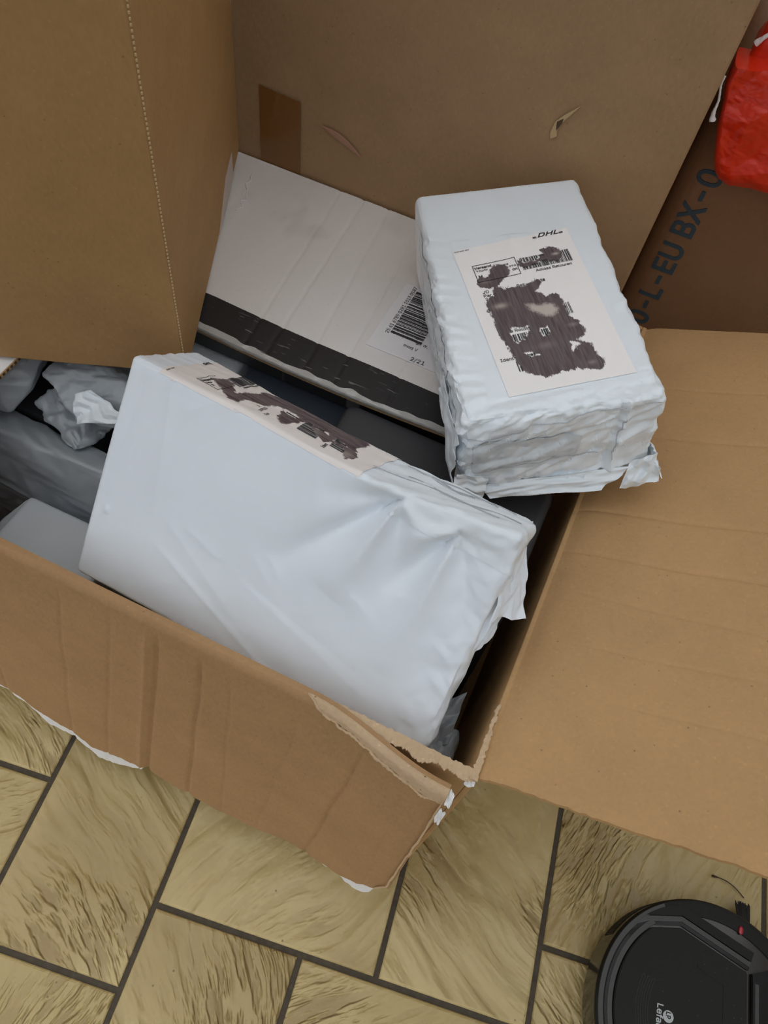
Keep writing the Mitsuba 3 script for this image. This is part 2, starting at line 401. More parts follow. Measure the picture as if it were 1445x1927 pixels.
def flap_grid(edge, x0, x1, nx, nl, off, rough, start, seed):
    xs = np.linspace(x0, x1, nx); L = lerp_pts(edge, xs) + rough * (meshkit.noise(np.stack([xs * 160, xs * 0, xs * 0], -1), seed) - 0.5) + rough * 2 * (meshkit.noise(np.stack([xs * 40, xs * 0, xs * 0], -1), seed + 3) - 0.5)
    out = np.zeros((nx, nl, 3)); R = 0.0085
    for a, (x, l1) in enumerate(zip(xs, L)):
        l = start + (l1 - start) * np.linspace(0, 1, nl) ** 0.9
        arc = l / R                                        # the first bit bends over the wall
        am = math.pi / 2 - tilt * 0.2
        y = np.where(l < R * am, -R * np.sin(np.clip(arc, 0, am)), -R * math.sin(am) - np.maximum(l - R * am, 0) * math.sin(tilt))
        z = np.where(l < R * am, R * np.cos(np.clip(arc, -1, am)) - R, R * math.cos(am) - R - np.maximum(l - R * am, 0) * math.cos(tilt))
        w = np.zeros_like(l)
        for c0, c1, amp, wd in ((-0.318, -0.352, 0.0035, 0.004), (-0.270, -0.292, 0.0026, 0.003), (-0.093, -0.121, 0.0026, 0.003), (-0.432, -0.468, 0.0012, 0.003), (-0.371, -0.412, 0.0012, 0.003), (-0.24, -0.243, 0.001, 0.002), (-0.05, -0.04, 0.0008, 0.002), (-0.16, -0.19, 0.0008, 0.003), (-0.55, -0.57, 0.0012, 0.003), (-0.33, -0.362, -0.0022, 0.005)):
            cx = c0 + (c1 - c0) * np.clip(l / 0.36, 0, 1.2) + 0.0015 * math.sin(9 * c0) * np.sin(l * 40)
            w -= 1.5 * amp * np.exp(-np.abs(x - cx) / (0.75 * wd)) * sst(0.01, 0.06, l)
        w += 0.006 * (meshkit.fbm(np.stack([x * 7 + 0 * l, l * 7, 0 * l], -1), 2, 8) - 0.5) * sst(0.0, 0.1, l)
        xx = x - 0.012 * np.where(x > -0.1, 1, 0) * 0 + 0 * l
        out[a, :, 0] = xx; out[a, :, 1] = y + hinge(x) - w * math.cos(tilt) - off * math.cos(tilt) * 0 - 0.0005
        out[a, :, 2] = 0.4555 + z + w * math.sin(tilt) - 0.004 * sst(-0.12, -0.02, x)
    return out


G = flap_grid(BROWN, -0.955, -0.0135, 560, 90, 0, 0.003, -0.004, 1)
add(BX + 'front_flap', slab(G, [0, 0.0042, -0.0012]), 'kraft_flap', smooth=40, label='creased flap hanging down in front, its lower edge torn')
Gw = flap_grid(WHITE, -0.955, -0.013, 420, 50, 0, 0.005, 0.03, 7) + [0, 0.0046, -0.001]
Gw[:, :, 1] += 0.004 * (meshkit.fbm(Gw * 40, 2, 3) - 0.5) * sst(0.25, 0.4, np.linspace(0, 0.42, 50))[None, :]
add(BX + 'front_flap__white_liner', slab(Gw, [0, 0.0007, 0]), 'white_liner', smooth=40, label='torn white paper lining showing below the edge')


def torn(name, pts, r, seed, m='torn_kraft', n=90, r2=1.0, jit=0.16):
    pts = np.asarray(pts, float); s = np.linspace(0, 1, len(pts)); q = np.linspace(0, 1, n)
    P = np.stack([np.interp(q, s, pts[:, k]) for k in range(3)], -1)
    P += 0.0016 * (np.stack([meshkit.noise(np.stack([q * 22, q * 0 + k, q * 0], -1), seed + k) for k in range(3)], -1) - 0.5)
    rr = r * (0.75 + 0.5 * meshkit.noise(np.stack([q * 14, q * 0, q * 0], -1), seed + 9)) * np.minimum(1, np.minimum(q, 1 - q) * 14 + 0.2)
    add(BX + name, tube(P, rr, 9, jit, seed, r2), m, smooth=50)


nz = lambda q, f, sd: meshkit.noise(np.stack([q * f, 0 * q, 0 * q], -1), sd) - 0.5


def ragged(name, c0, c1, thick, n, m='torn_kraft', bump=0.0012, k=9, seed=1, **kw):
    """A torn strip of paper ply between two edge curves c0, c1 (n, 3)."""
    t = np.linspace(0, 1, k)[None, :, None]
    Gr = c0[:, None] * (1 - t) + c1[:, None] * t
    hgt = bump * (meshkit.fbm(Gr * 260, 3, seed) - 0.3) * np.sin(np.pi * np.clip(t[..., 0], 0.02, 0.98))
    Gr = Gr + hgt[..., None] * np.asarray(kw.pop('up', [0, 0, 1.0]))
    add(BX + name, slab(Gr, thick), m, smooth=35, **kw)


q = np.linspace(0, 1, 240)
xw = -0.15 + 0.152 * q
ragged('torn_edge', np.stack([xw, 0.0028 + 0.0016 * nz(q, 40, 3) + 0.001 * nz(q, 130, 4), 0.4522 + 0 * q], -1), np.stack([xw, -0.0070 - 0.006 * np.sin(np.pi * q) * (0.4 + nz(q, 9, 6)) + 0.003 * nz(q, 45, 5) + 0.0018 * nz(q, 140, 6), 0.4512 - 0.002 * q], -1), [0, 0, -0.0022], 240, bump=0.003)
yw = -0.006 + 0.075 * q
ragged('torn_edge', np.stack([-0.0012 + 0.002 * nz(q, 30, 7) + 0.001 * nz(q, 100, 8), yw, 0.4520 + 0 * q], -1), np.stack([0.0045 * (1 - q) + 0.0012 + 0.0022 * nz(q, 35, 9), yw, 0.4528 + 0 * q], -1), [0, 0, -0.0020], 240, bump=0.0025)
# peeled ply along the top of the front flap, torn lip below it
ia = np.searchsorted(np.linspace(-0.955, -0.0135, 560), -0.165); sub = G[ia:, :34] + [0, -0.0009, 0.0009]; na = sub.shape[0]
qa = np.linspace(0, 1, na); ll = (0.010 + 0.016 * qa + 0.003 * nz(qa, 30, 11) + 0.0025 * nz(qa, 90, 12)) * np.minimum(1, qa * 7 + 0.05)
lg_ = np.linalg.norm(np.diff(sub, axis=1), axis=2); cum = np.concatenate([np.zeros((na, 1)), np.cumsum(lg_, 1)], 1)
band = np.stack([np.stack([np.interp(np.linspace(0, ll[i], 14), cum[i], sub[i, :, k]) for k in range(3)], -1) for i in range(na)])
add(BX + 'front_flap__torn_edge', slab(band, [0, 0.0006, -0.0006]), 'torn_kraft', smooth=40, label='lighter peeled ply along the torn upper edge')
low = band[:, -1] + [0, -0.0004, 0]
torn('front_flap__torn_edge', low[::6], 0.0016, 8, jit=0.5, n=110)
torn('front_flap__torn_edge', [(-0.0145, -0.033, 0.443), (-0.0150, -0.050, 0.35), (-0.0165, -0.066, 0.25), (-0.018, -0.077, 0.18), (-0.03, -0.081, 0.145)], 0.0011, 11, n=80)


def ear(pts, thick, amp, seed, n=(40, 30), f=2.6):
    """A crumpled leaf of film or paper spanned between four corner points (a, b, c, d)."""
    a, b, c, d = (np.asarray(p, float) for p in pts)
    U, V = np.meshgrid(np.linspace(0, 1, n[0]), np.linspace(0, 1, n[1]), indexing='ij')
    k = 1 + 0.0 * U
    wob = 0.10 * (meshkit.noise(np.stack([U * 5, 0 * U + seed, 0 * U], -1), seed) - 0.5) * V
    V2 = V + wob * (V > 0.5); U2 = U + 0.10 * (meshkit.noise(np.stack([V * 5, 0 * U + seed, 0 * U + 3], -1), seed) - 0.5) * (U > 0.5) * U
    U2, V2 = U2[..., None], V2[..., None]
    G = a * (1 - U2) * (1 - V2) + b * U2 * (1 - V2) + c * U2 * V2 + d * (1 - U2) * V2
    nv = np.cross(b - a, d - a); nv /= np.linalg.norm(nv)
    h = crumple(np.stack([U.ravel() * f * 0.6, V.ravel() * f * 0.6, 0 * U.ravel() + seed], -1), seed, 4, bias=(1, 1, 0.01)).reshape(U.shape)[..., None]
    return slab(G + nv * amp * h, nv * thick)


for i, pts in enumerate(([(-0.013, -0.022, 0.4505), (-0.0075, -0.0255, 0.4485), (-0.007, -0.034, 0.438), (-0.013, -0.034, 0.440)],
                         [(-0.014, -0.037, 0.432), (-0.0075, -0.038, 0.428), (-0.0085, -0.045, 0.41), (-0.0145, -0.043, 0.415)],
                         [(-0.004, -0.0065, 0.4500), (0.005, -0.0065, 0.4495), (0.0045, -0.010, 0.440), (-0.0035, -0.010, 0.441)])):
    add(BX + 'white_scrap', ear(pts, 0.0012, 0.003, 71 + i, (24, 24), 2.0), 'white_liner', smooth=40)

# ---------------------------------------------------------------- the tall carton on the left flap
LC = np.array([-0.457, 0.264, 0.462]); LA = np.array([-0.924, -0.382, 0]); LB = np.array([-0.382, 0.924, 0])
LW, LD, LH = 0.46, 0.438, 0.52
note('tall_carton', 'tall plain brown carton standing on the open carton, turned corner-on with a perforated edge', 'cardboard box')


def tall_body():
    m = dense(hull(box8(0, LW, 0, LD, 0, LH, 0.0035), 0.0035, 14), 0.02, 0)
    v = m.vertices; b = np.sin(np.pi * np.clip(v[:, 2] / LH, 0, 1))
    v[:, 1] += np.where(v[:, 1] < 0.01, 0.003 * b * np.sin(np.pi * v[:, 0] / LW), 0)
    low = (v[:, 2] < 0.004) & (v[:, 1] < 0.02)
    v[:, 2] += np.where(low, 0.004 * (meshkit.noise(np.stack([v[:, 0] * 14, 0 * v[:, 0], 0 * v[:, 0]], -1), 2) - 0.3), 0)
    return m


AX = np.array([LA, LB, [0, 0, 1.0]])
add('tall_carton__body', frame(tall_body(), LC, AX), 'kraft_tall', smooth=30)
dash = [rbox(-0.0004, 0.0012, -0.0004, 0.0012, z, z + 0.0022, 0.0003, 6) for z in np.arange(0.006, LH - 0.01, 0.0042)]
add('tall_carton__perforation', frame(cat(*dash), LC, AX), 'perforation', kind='stuff', label='perforated line down the corner')
st = np.array([[0.372, 0.040], [0.335, 0.035], [0.300, -0.0], [0.36, -0.0]])
pts = trimesh.creation.extrude_polygon(Polygon([(0.372, 0.037), (0.318, 0.036), (0.245, -0.002 + 0.004), (0.372, 0.002)]), 0.0006)
pts.vertices = pts.vertices[:, [2, 0, 1]] * [-1, 1, 1]
pts.invert()
add('tall_carton__paper_sticker', frame(pts, LC, AX), 'sticker_tan', label='pale paper sticker low on the right side')

# ---------------------------------------------------------------- the wide carton behind
YB = 0.672
note('wide_carton', 'large brown carton standing behind the open carton, brown tape on its front', 'cardboard box')
bb = dense(hull(box8(-0.6275, -0.044, YB, 1.05, 0.0, 1.02, 0.004), 0.004, 14), 0.02, 0)
v = bb.vertices; fr = v[:, 1] < YB + 0.02
v[:, 0] -= np.where(v[:, 0] < -0.5, 0.007 * sst(0.68, 0.55, v[:, 2]), 0)
v[:, 1] += np.where(fr, 0.004 * (meshkit.fbm(np.stack([v[:, 0] * 4, v[:, 2] * 4, 0 * v[:, 0]], -1), 2, 4) - 0.5), 0)
d = np.hypot(v[:, 0] + 0.186, (v[:, 2] - 0.655) * 0.8)
v[:, 1] += np.where(fr, 0.004 * np.exp(-(d / 0.02) ** 2), 0)
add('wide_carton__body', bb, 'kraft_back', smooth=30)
tp = np.stack(np.meshgrid(np.linspace(0, 1, 24), np.linspace(0, 1, 40), indexing='ij'), -1)
tx = -0.5895 + 0.0625 * tp[..., 0]; tz = 0.566 - 0.004 * tp[..., 0] - 0.16 * tp[..., 1]
ty = YB - 0.0022 - 0.0012 * np.exp(-np.abs(tp[..., 0] - 0.42 + 0.5 * tp[..., 1]) / 0.04) * (tp[..., 1] < 0.22) - 0.0006 * meshkit.noise(np.stack([tx * 90, tz * 90, 0 * tx], -1), 4)
add('wide_carton__packing_tape', slab(np.stack([tx, ty, tz], -1), [0, 0.0006, 0]), 'brown_tape', smooth=40, label='strip of shiny brown packing tape')
gp = [(-0.1905, 0.640), (-0.1925, 0.648), (-0.1905, 0.661), (-0.183, 0.671), (-0.168, 0.687), (-0.180, 0.667), (-0.186, 0.656), (-0.184, 0.645)]
ge = trimesh.creation.extrude_polygon(Polygon(gp), 0.0016); ge.vertices = ge.vertices[:, [0, 2, 1]] * [1, -1, 1] + [0, YB + 0.0008, 0]
ge.vertices += [-0.0065, 0, -0.011]
add('wide_carton__torn_patch', ge, 'perforation', label='small torn dent in the cardboard')
gd = trimesh.creation.extrude_polygon(Polygon([(-0.1865, 0.652), (-0.1885, 0.662), (-0.182, 0.668), (-0.1825, 0.662)]), 0.0006); gd.vertices = gd.vertices[:, [0, 2, 1]] * [1, -1, 1] + [0, YB - 0.001, 0]
gd.vertices += [-0.0065, 0, -0.011]
add('wide_carton__torn_patch__hole', gd, 'flute_dark')
add('wide_carton__scuff', slab(np.stack([np.stack([np.linspace(-0.495, -0.435, 20) + 0.0 * a, np.full(20, YB - 0.0022), np.linspace(0.541, 0.517, 20) + 0.004 * np.sin(np.linspace(0, 3, 20)) + a * (0.001 + 0.004 * np.sin(np.linspace(0, np.pi, 20)))], -1) for a in (-1, -0.3, 0.3, 1)], 0), [0, 0.0005, 0]), 'scuff', smooth=True, label='faint reddish scuff mark')

# ---------------------------------------------------------------- the printed carton at the right rear and the red bag on it
note('printed_carton', 'shaded brown carton with blue lettering standing under the red plastic bag', 'cardboard box')
pc = dense(hull(box8(-0.042, 0.46, 0.752, 1.12, 0.0, 0.70, 0.030), 0.030, 48), 0.03, 0)
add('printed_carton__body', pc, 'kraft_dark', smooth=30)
tm = text2('0-L-EU BX-0', 0.029, True, 0.0012)
s_ = 0.252 / tm.bounds[1][0]; tm.vertices[:, 0] *= s_
vv_, ff_ = trimesh.remesh.subdivide_to_size(tm.vertices, tm.faces, 0.003, max_iter=14); tm = trimesh.Trimesh(vv_, ff_, process=False)
tv = tm.vertices.copy()
tm.vertices = np.stack([0.010 - tv[:, 1], 0.7518 - tv[:, 2], 0.362 + tv[:, 0]], -1)
tm.vertices[:, 1] += np.where(tm.vertices[:, 0] < -0.012, 0.030 - np.sqrt(np.maximum(0.030**2 - (tm.vertices[:, 0] + 0.012) ** 2, 0)), 0)
tm.fix_normals()
add('printed_carton__lettering', tm, 'blue_ink', label='blue printed letters running up the edge')

note('red_bag', 'shiny red plastic bag hanging over the top of the printed carton', 'plastic bag')
gu = np.stack(np.meshgrid(np.linspace(0, 1, 150) ** 1.15, np.linspace(0, 1, 110), indexing='ij'), -1)
bx0 = -0.041 + 0.265 * gu[..., 0]
zb_ = lerp_pts([(-0.041, 0.738), (-0.039, 0.722), (-0.032, 0.701), (-0.026, 0.676), (-0.012, 0.640), (-0.006, 0.629), (0.002, 0.621), (0.016, 0.617), (0.038, 0.622), (0.066, 0.625), (0.12, 0.62), (0.23, 0.63)], bx0)
zt_ = 0.751 + 0.30 * (bx0 + 0.041) * np.exp(-(bx0 + 0.041) / 0.12) + 0.0015 * np.sin(bx0 * 90)
bz0 = zb_ + (zt_ - zb_) * gu[..., 1]
dl = np.minimum(np.minimum(bz0 - zb_, (bx0 + 0.041) * 4 + 0.0005), 0.03)
Q = np.stack([bx0.ravel(), 0 * bx0.ravel(), bz0.ravel()], -1)
fold1 = crumple(Q * [13, 1, 7] @ np.array([[0.9, 0, 0.45], [0, 1, 0], [-0.45, 0, 0.9]]), 7, 5, bias=(1.6, 0.01, 0.7)).reshape(bx0.shape)
fold2 = crumple(Q * 42, 9, 8, bias=(1, 0.01, 1)).reshape(bx0.shape)
dep = 0.046 * np.sqrt(np.clip(dl / 0.03, 0, 1) * (2 - np.clip(dl / 0.03, 0, 1))) + 0.011 * fold1 * np.clip(dl / 0.012, 0, 1) + 0.0016 * fold2 * np.clip(dl / 0.008, 0, 1)
by0 = 0.742 - np.maximum(dep, 0.001)
GF = np.stack([bx0, by0, bz0], -1)
back_off = np.stack([0 * bx0, 0.7435 - by0, 0 * bx0], -1)
add('red_bag__front', slab(GF, back_off), 'red_film', smooth=45)
bk = dense(hull([(-0.020, 0.735, 0.74), (-0.018, 0.735, 0.785), (0.03, 0.735, 0.83), (0.22, 0.735, 0.85), (0.22, 0.73, 0.74), (-0.02, 0.775, 0.76), (0.0, 0.775, 0.715), (0.22, 0.95, 0.82), (0.03, 0.95, 0.78), (0.03, 0.95, 0.715), (0.22, 0.95, 0.715)], 0.009, 12), 0.004, 3)
P = np.array(bk.vertices); bk.vertices = P + np.array(bk.vertex_normals) * (0.003 * crumple(P * 18, 5, 6))[:, None] * sst(0.715, 0.735, P[:, 2])[:, None]
add('red_bag__bag', bk, 'red_film', smooth=40)
q = np.linspace(0, 1, 30)
add('red_bag__white_edge', tube(np.stack([-0.0425 + 0.0085 * q**1.3 - 0.001 * np.sin(q * 9), 0.6955 + 0 * q, 0.742 - 0.046 * q], -1), 0.0012 + 0.0028 * q**5, 8, 0.2, 3), 'white_film', smooth=50, label='white printed edge of the bag')
add('red_bag__white_edge', tube(np.stack([-0.028 + 0.03 * q, 0.722 + 0.0 * q, 0.768 + 0.045 * q], -1), 0.0012 + 0.0022 * (1 - q) ** 3, 8, 0.2, 5), 'white_film', smooth=50)

# ---------------------------------------------------------------- blue tub glimpsed between the two cartons
note('blue_tub', 'light blue plastic tub glimpsed in the gap behind the cartons', 'tub')
tb = man(rbox(-1.25, -0.70, 1.25, 1.60, 0.0, 0.42, 0.02)) - man(rbox(-1.235, -0.715, 1.265, 1.585, 0.02, 0.5, 0.02))
add('blue_tub__body', tri(tb), 'tub_blue', smooth=30)
rm = man(rbox(-1.262, -0.688, 1.238, 1.612, 0.255, 0.285, 0.006)) - man(rbox(-1.245, -0.705, 1.255, 1.595, 0.2, 0.5, 0.006))
add('blue_tub__rim', tri(rm), 'tub_rim', smooth=30)

# ---------------------------------------------------------------- shipping labels (print is geometry, ink is a procedure on the label's own coordinates)


def poly_sd(x, y, pts):
    """Signed distance to a polygon, negative inside, as drjit code."""
    d = F(9.0); s = F(1.0); n = len(pts)
    for i in range(n):
        ax, ay = pts[i]; bx, by = pts[i - 1]
        ex, ey = bx - ax, by - ay
        wx, wy = x - ax, y - ay
        t = dr.clip((wx * ex + wy * ey) / (ex * ex + ey * ey), 0, 1)
        d = dr.minimum(d, dr.square(wx - ex * t) + dr.square(wy - ey * t))
        c1, c2, c3 = y >= ay, y < by, ex * wy > ey * wx
        s = dr.select((c1 & c2 & c3) | (~c1 & ~c2 & ~c3), -s, s)
    return s * dr.sqrt(d)


def sc(pts, kx, ky):
    return [(a * kx, b * ky) for a, b in pts]


INK = [0.058, 0.038, 0.048]


def ink_fn(blobs, holes, pales, smears, kx, ky, streak, paper):
    """uv = label coordinates in [0,1]; kx, ky the label's size in metres."""
    blobs, holes, pales = ([sc(p, kx, ky) for p in g] for g in (blobs, holes, pales))

    def fn(p, n, uv):
        x, y = uv.x * kx, uv.y * ky
        feather = 0.0030 * (FB(x * 1500, y * 350, 0, 2) - 0.5) + 0.004 * (FB(x * 260, y * 260, 3.0, 2) - 0.5)
        ink = F(0.0)
        for b in blobs:
            ink = dr.maximum(ink, 1 - SS(-0.0008, 0.0012, poly_sd(x, y, b) + feather))
        for b in holes:
            ink = ink * SS(-0.0010, 0.0010, poly_sd(x, y, b) + feather)
        dens = F(1.0)
        for b in pales:
            dens = dens * (0.30 + 0.70 * SS(-0.0055, 0.0015, poly_sd(x, y, b) + feather))
        for sx, sy, r, k in smears:
            q = dr.square((x - sx * kx) / r) + dr.square((y - sy * ky) / (0.55 * r))
            dens = dens * (1 - k * dr.exp(-q))
        dens = dens * (0.93 + streak * (FB(x * 700, y * 60, 1.0, 2) - 0.5))
        pap = mi.Color3f(paper) * (1 + 0.03 * (FB(x * 40, y * 40, 5.0, 2) - 0.5))
        c = MIX(mi.Color3f([0.62, 0.57, 0.51]), mi.Color3f(INK), dr.clip(dens, 0, 1))
        return MIX(pap, c, ink)
    return mikit.proc(fn)


MAIN = [(0.193, 0.313), (0.273, 0.317), (0.283, 0.343), (0.356, 0.336), (0.456, 0.344), (0.573, 0.32), (0.6, 0.335), (0.588, 0.357), (0.528, 0.395), (0.59, 0.439), (0.672, 0.434), (0.7, 0.486), (0.695, 0.598), (0.752, 0.635), (0.774, 0.693), (0.748, 0.729), (0.677, 0.749), (0.767, 0.781), (0.779, 0.827), (0.775, 0.853), (0.806, 0.901), (0.761, 0.942), (0.681, 0.933), (0.584, 0.914), (0.464, 0.917), (0.337, 0.932), (0.243, 0.905), (0.187, 0.866), (0.161, 0.809), (0.145, 0.754), (0.129, 0.697), (0.106, 0.63), (0.109, 0.557), (0.107, 0.491), (0.098, 0.413), (0.152, 0.374), (0.189, 0.371)]
HEAD = [(0.232, 0.186), (0.286, 0.16), (0.348, 0.166), (0.393, 0.194), (0.398, 0.23), (0.348, 0.261), (0.276, 0.288), (0.239, 0.316), (0.159, 0.312), (0.101, 0.287), (0.099, 0.248), (0.127, 0.233), (0.186, 0.233), (0.242, 0.213)]
BARB = [(0.495, 0.167), (0.528, 0.183), (0.618, 0.189), (0.691, 0.162), (0.72, 0.162), (0.708, 0.119), (0.778, 0.108), (0.838, 0.127), (0.865, 0.163), (0.841, 0.229), (0.778, 0.218), (0.706, 0.2), (0.627, 0.216), (0.506, 0.224), (0.484, 0.2)]
HOLES = [[(0.211, 0.601), (0.355, 0.606), (0.337, 0.64), (0.28, 0.685), (0.218, 0.698), (0.2, 0.645)], [(0.444, 0.639), (0.495, 0.638), (0.502, 0.676), (0.457, 0.687), (0.431, 0.673)], [(0.238, 0.768), (0.293, 0.768), (0.345, 0.794), (0.276, 0.801)], [(0.617, 0.748), (0.693, 0.769), (0.639, 0.796), (0.603, 0.813)]]
BEIGE = [[(0.395, 0.463), (0.639, 0.495), (0.647, 0.552), (0.578, 0.587), (0.49, 0.564), (0.425, 0.515)]]
KX, KY = 0.131, 0.223
mat('label_ink', ink_fn([MAIN, HEAD, BARB], HOLES, BEIGE, [(0.209, 0.446, 0.007, 0.45), (0.427, 0.745, 0.008, 0.12), (0.815, 0.169, 0.0035, 0.6), (0.17, 0.265, 0.005, 0.15), (0.697, 0.653, 0.005, 0.2), (0.713, 0.895, 0.004, 0.2)], KX, KY, 0.14, [0.80, 0.795, 0.795]), 0.5)


def cover(blobs, holes):
    from shapely import union_all
    return union_all([Polygon(b).buffer(0) for b in blobs]).difference(union_all([Polygon(h_).buffer(0) for h_ in holes])) if holes else union_all([Polygon(b).buffer(0) for b in blobs])


def bars(a0, a1, b0, b1, seed, n=60):
    """Upright bars between a0..a1, b0..b1 of a label (a across, b down), as flat boxes in label coordinates."""
    rng = np.random.default_rng(seed); out = []; a = a0
    step = (a1 - a0) / n
    while a < a1 - step:
        w = step * rng.choice([0.5, 0.5, 1.0, 1.5]); out.append((a, min(a + w, a1), b0, b1)); a += w + step * rng.choice([0.5, 0.6, 1.0, 1.4])
    return out


def label_print(place, kx, ky, items, barcodes, boxes=(), logo=None, covered=None):
    """place(ab) -> points on the label; the print as one mesh lying on it."""
    ms = []
    for s, a, b, h, bold in items:
        t = text2(s, h, bold, 0.0002); t.vertices = np.stack([a + t.vertices[:, 0] / kx, b - t.vertices[:, 1] / ky, t.vertices[:, 2]], -1); ms.append(t)
    if logo:
        a, b, h = logo
        t = text2('DHL', h, True, 0.0002); tv = t.vertices
        t.vertices = np.stack([a + (tv[:, 0] * 1.45 + 0.55 * tv[:, 1]) / kx, b - tv[:, 1] / ky, tv[:, 2]], -1); ms.append(t)
        wl = t.bounds[1][0]
        for x0, x1, bb_ in ((a - 0.035, a - 0.002, b), (a - 0.035, a - 0.004, b - 0.007), (wl + 0.004, wl + 0.036, b), (wl + 0.004, wl + 0.036, b - 0.007)):
            bars_ = trimesh.creation.box((x1 - x0, 0.0035, 0.0002)); bars_.vertices += [(x0 + x1) / 2, bb_, 0.0001]; ms.append(bars_)
    for a0, a1, b0, b1 in barcodes:
        t = trimesh.creation.box((a1 - a0, b1 - b0, 0.0002)); t.vertices += [(a0 + a1) / 2, (b0 + b1) / 2, 0.0001]; ms.append(t)
    for a0, a1, b0, b1 in boxes:
        w = 0.0045
        for x0, x1, y0, y1 in ((a0, a1, b0, b0 + w * kx / ky), (a0, a1, b1 - w * kx / ky, b1), (a0, a0 + w, b0, b1), (a1 - w, a1, b0, b1)):
            t = trimesh.creation.box((x1 - x0, y1 - y0, 0.0002)); t.vertices += [(x0 + x1) / 2, (y0 + y1) / 2, 0.0001]; ms.append(t)
    if covered is not None:
        ms = [c for m_ in ms for c in m_.split(only_watertight=False)]
        ms = [c for c in ms if not covered.contains(Point(*c.bounds.mean(0)[:2]))] + [c for c in ms if covered.contains(Point(*c.bounds.mean(0)[:2])) and not covered.contains(Point(*c.bounds[1][:2])) and c.extents[1] < 0.03]
    m = cat(*ms)
    vv = m.vertices * [kx, ky, 1.0]
    vv, ff = trimesh.remesh.subdivide_to_size(vv, m.faces, 0.005, max_iter=12)
    vv = vv / [kx, ky, 1.0]
    return trimesh.Trimesh(place(vv[:, :2], vv[:, 2]), ff, process=False)


def placer(m, ab, lift):
    nrm = np.array(m.vertex_normals)
    f1, f2 = LinearNDInterpolator(ab, m.vertices), NearestNDInterpolator(ab, m.vertices)
    g = NearestNDInterpolator(ab, nrm)

    def place(q, z):
        p = f1(q); bad = np.isnan(p[:, 0]); p[bad] = f2(q[bad])
        return p + g(q) * (lift + z)[:, None]
    return place


# ---------------------------------------------------------------- the wrapped parcel on the right
BO = np.array([-0.1199, 0.2562, 0.4785]); BA = np.array([[.848, .505, .159], [-.506, .862, -.038], [-.156, -.048, .987]])
bw, bl_, bh = 0.1966, 0.3546, 0.1123
KB = 'wrapped_parcel'
note(KB, 'boxy pale blue-grey mailer with an ink-smeared label on its top, resting on the right', 'parcel')
r0 = 0.009
core = dense(hull([(x, y, z) for x in (r0, bw - r0) for y in (r0, bl_ - r0) for z in (r0, bh - r0)], r0, 16), 0.0021, 2)
P = np.array(core.vertices); nn = np.array(core.vertex_normals)
top, left, front, right = (sst(0.3, 0.8, nn[:, 2]), sst(0.3, 0.8, -nn[:, 0]), sst(0.3, 0.8, -nn[:, 1]), sst(0.3, 0.8, nn[:, 0]))
x, y, z = P.T
w = np.zeros(len(P))
col = lambda *c: np.stack([np.broadcast_to(k, x.shape) for k in c], -1)
# top: ripples running in from the left edge, looser film near the front
rip = crumple(col((y + 0.35 * x) * 34, x * 7, 0.3), 11, 6, bias=(1, 0.35, 0.01))
w += top * 0.0036 * rip * np.exp(-np.maximum(x - 0.002, 0) / 0.020) * sst(0.33, 0.25, y)
w += top * 0.0042 * crumple(col(x * 9, y * 26 - x * 6, 0.7), 13, 7, bias=(0.5, 1, 0.01)) * sst(0.075, 0.005, y)
w += top * 0.0034 * crumple(col(x * 16, (y - 0.4 * x) * 24, 0.1), 14, 6, bias=(0.5, 1, 0.01)) * np.exp(-np.maximum(bw - x, 0) / 0.014) * sst(0.32, 0.12, y)
w += top * 0.0012 * (meshkit.fbm(col(x * 12, y * 12, 0.0), 2, 4) - 0.5)
# left side: long slanting folds
w += left * 0.0090 * crumple(col(y * 9 + z * 8, z * 30 + y * 9, 0.2), 17, 8, bias=(0.6, 1, 0.01)) * sst(0.36, 0.2, y)
# front: heavy sideways folds
w += front * 0.0072 * crumple(col(x * 8 + 3 * z, z * 20 - x * 6, 0.4), 21, 6, bias=(0.4, 1, 0.01)) + front * 0.0042 * crumple(col(x * 17 - 5 * z, z * 42 - x * 16, 0.9), 22, 6, bias=(0.45, 1, 0.01))
w += front * 0.0050 * np.exp(-np.abs(x - 0.155 - 0.04 * z) / 0.0024) - front * 0.0040 * np.exp(-np.abs(x - 0.148 - 0.04 * z) / 0.002)
w += (front + left) * 0.0022 * crumple(col(x * 60, y * 34 + z * 30, z * 60 - y * 22), 51, 6) * sst(0.36, 0.2, y)
w += top * 0.0012 * crumple(col(x * 55, y * 60, 0.3), 53, 6, bias=(1, 1, 0.01)) * (sst(0.06, 0.0, y) + np.exp(-np.maximum(x - 0.002, 0) / 0.014)) * sst(0.3, 0.2, y)
w += right * 0.0045 * crumple(col(y * 14, z * 20, 0.5), 23, 7, bias=(0.6, 1, 0.01))
# the loose skirt along the lower front edge
sk = np.exp(-((z - 0.004) / 0.016) ** 2) * sst(0.03, -0.005, y)
w += 0.009 * sk * (0.4 + crumple(col(x * 26, z * 8, 0.0), 27, 6, bias=(1, 0.3, 0.01)))
# the lip where the film folds over the front top edge
lip = np.exp(-(y / 0.014) ** 2) * np.exp(-((z - bh) / 0.018) ** 2)
w += lip * 0.0045 * crumple(col(x * 20, z * 14, y * 14), 29, 7, bias=(1, 0.6, 0.6))
inlabel = (x > 0.028) & (x < 0.176) & (y > 0.022) & (y < 0.262)
w = np.where(inlabel & (top > 0.5), 0.0011 * (meshkit.fbm(np.stack([x * 16, y * 9, 0 * x], -1), 2, 4) - 0.5) + 0.0018 * np.exp(-np.abs(x - 0.09 - 0.05 * (y - 0.14)) / 0.006) * sst(0.16, 0.25, y), w)
core.vertices = P + nn * w[:, None]
add(KB + '__film', frame(core, BO, BA), 'mailer_film', smooth=24)
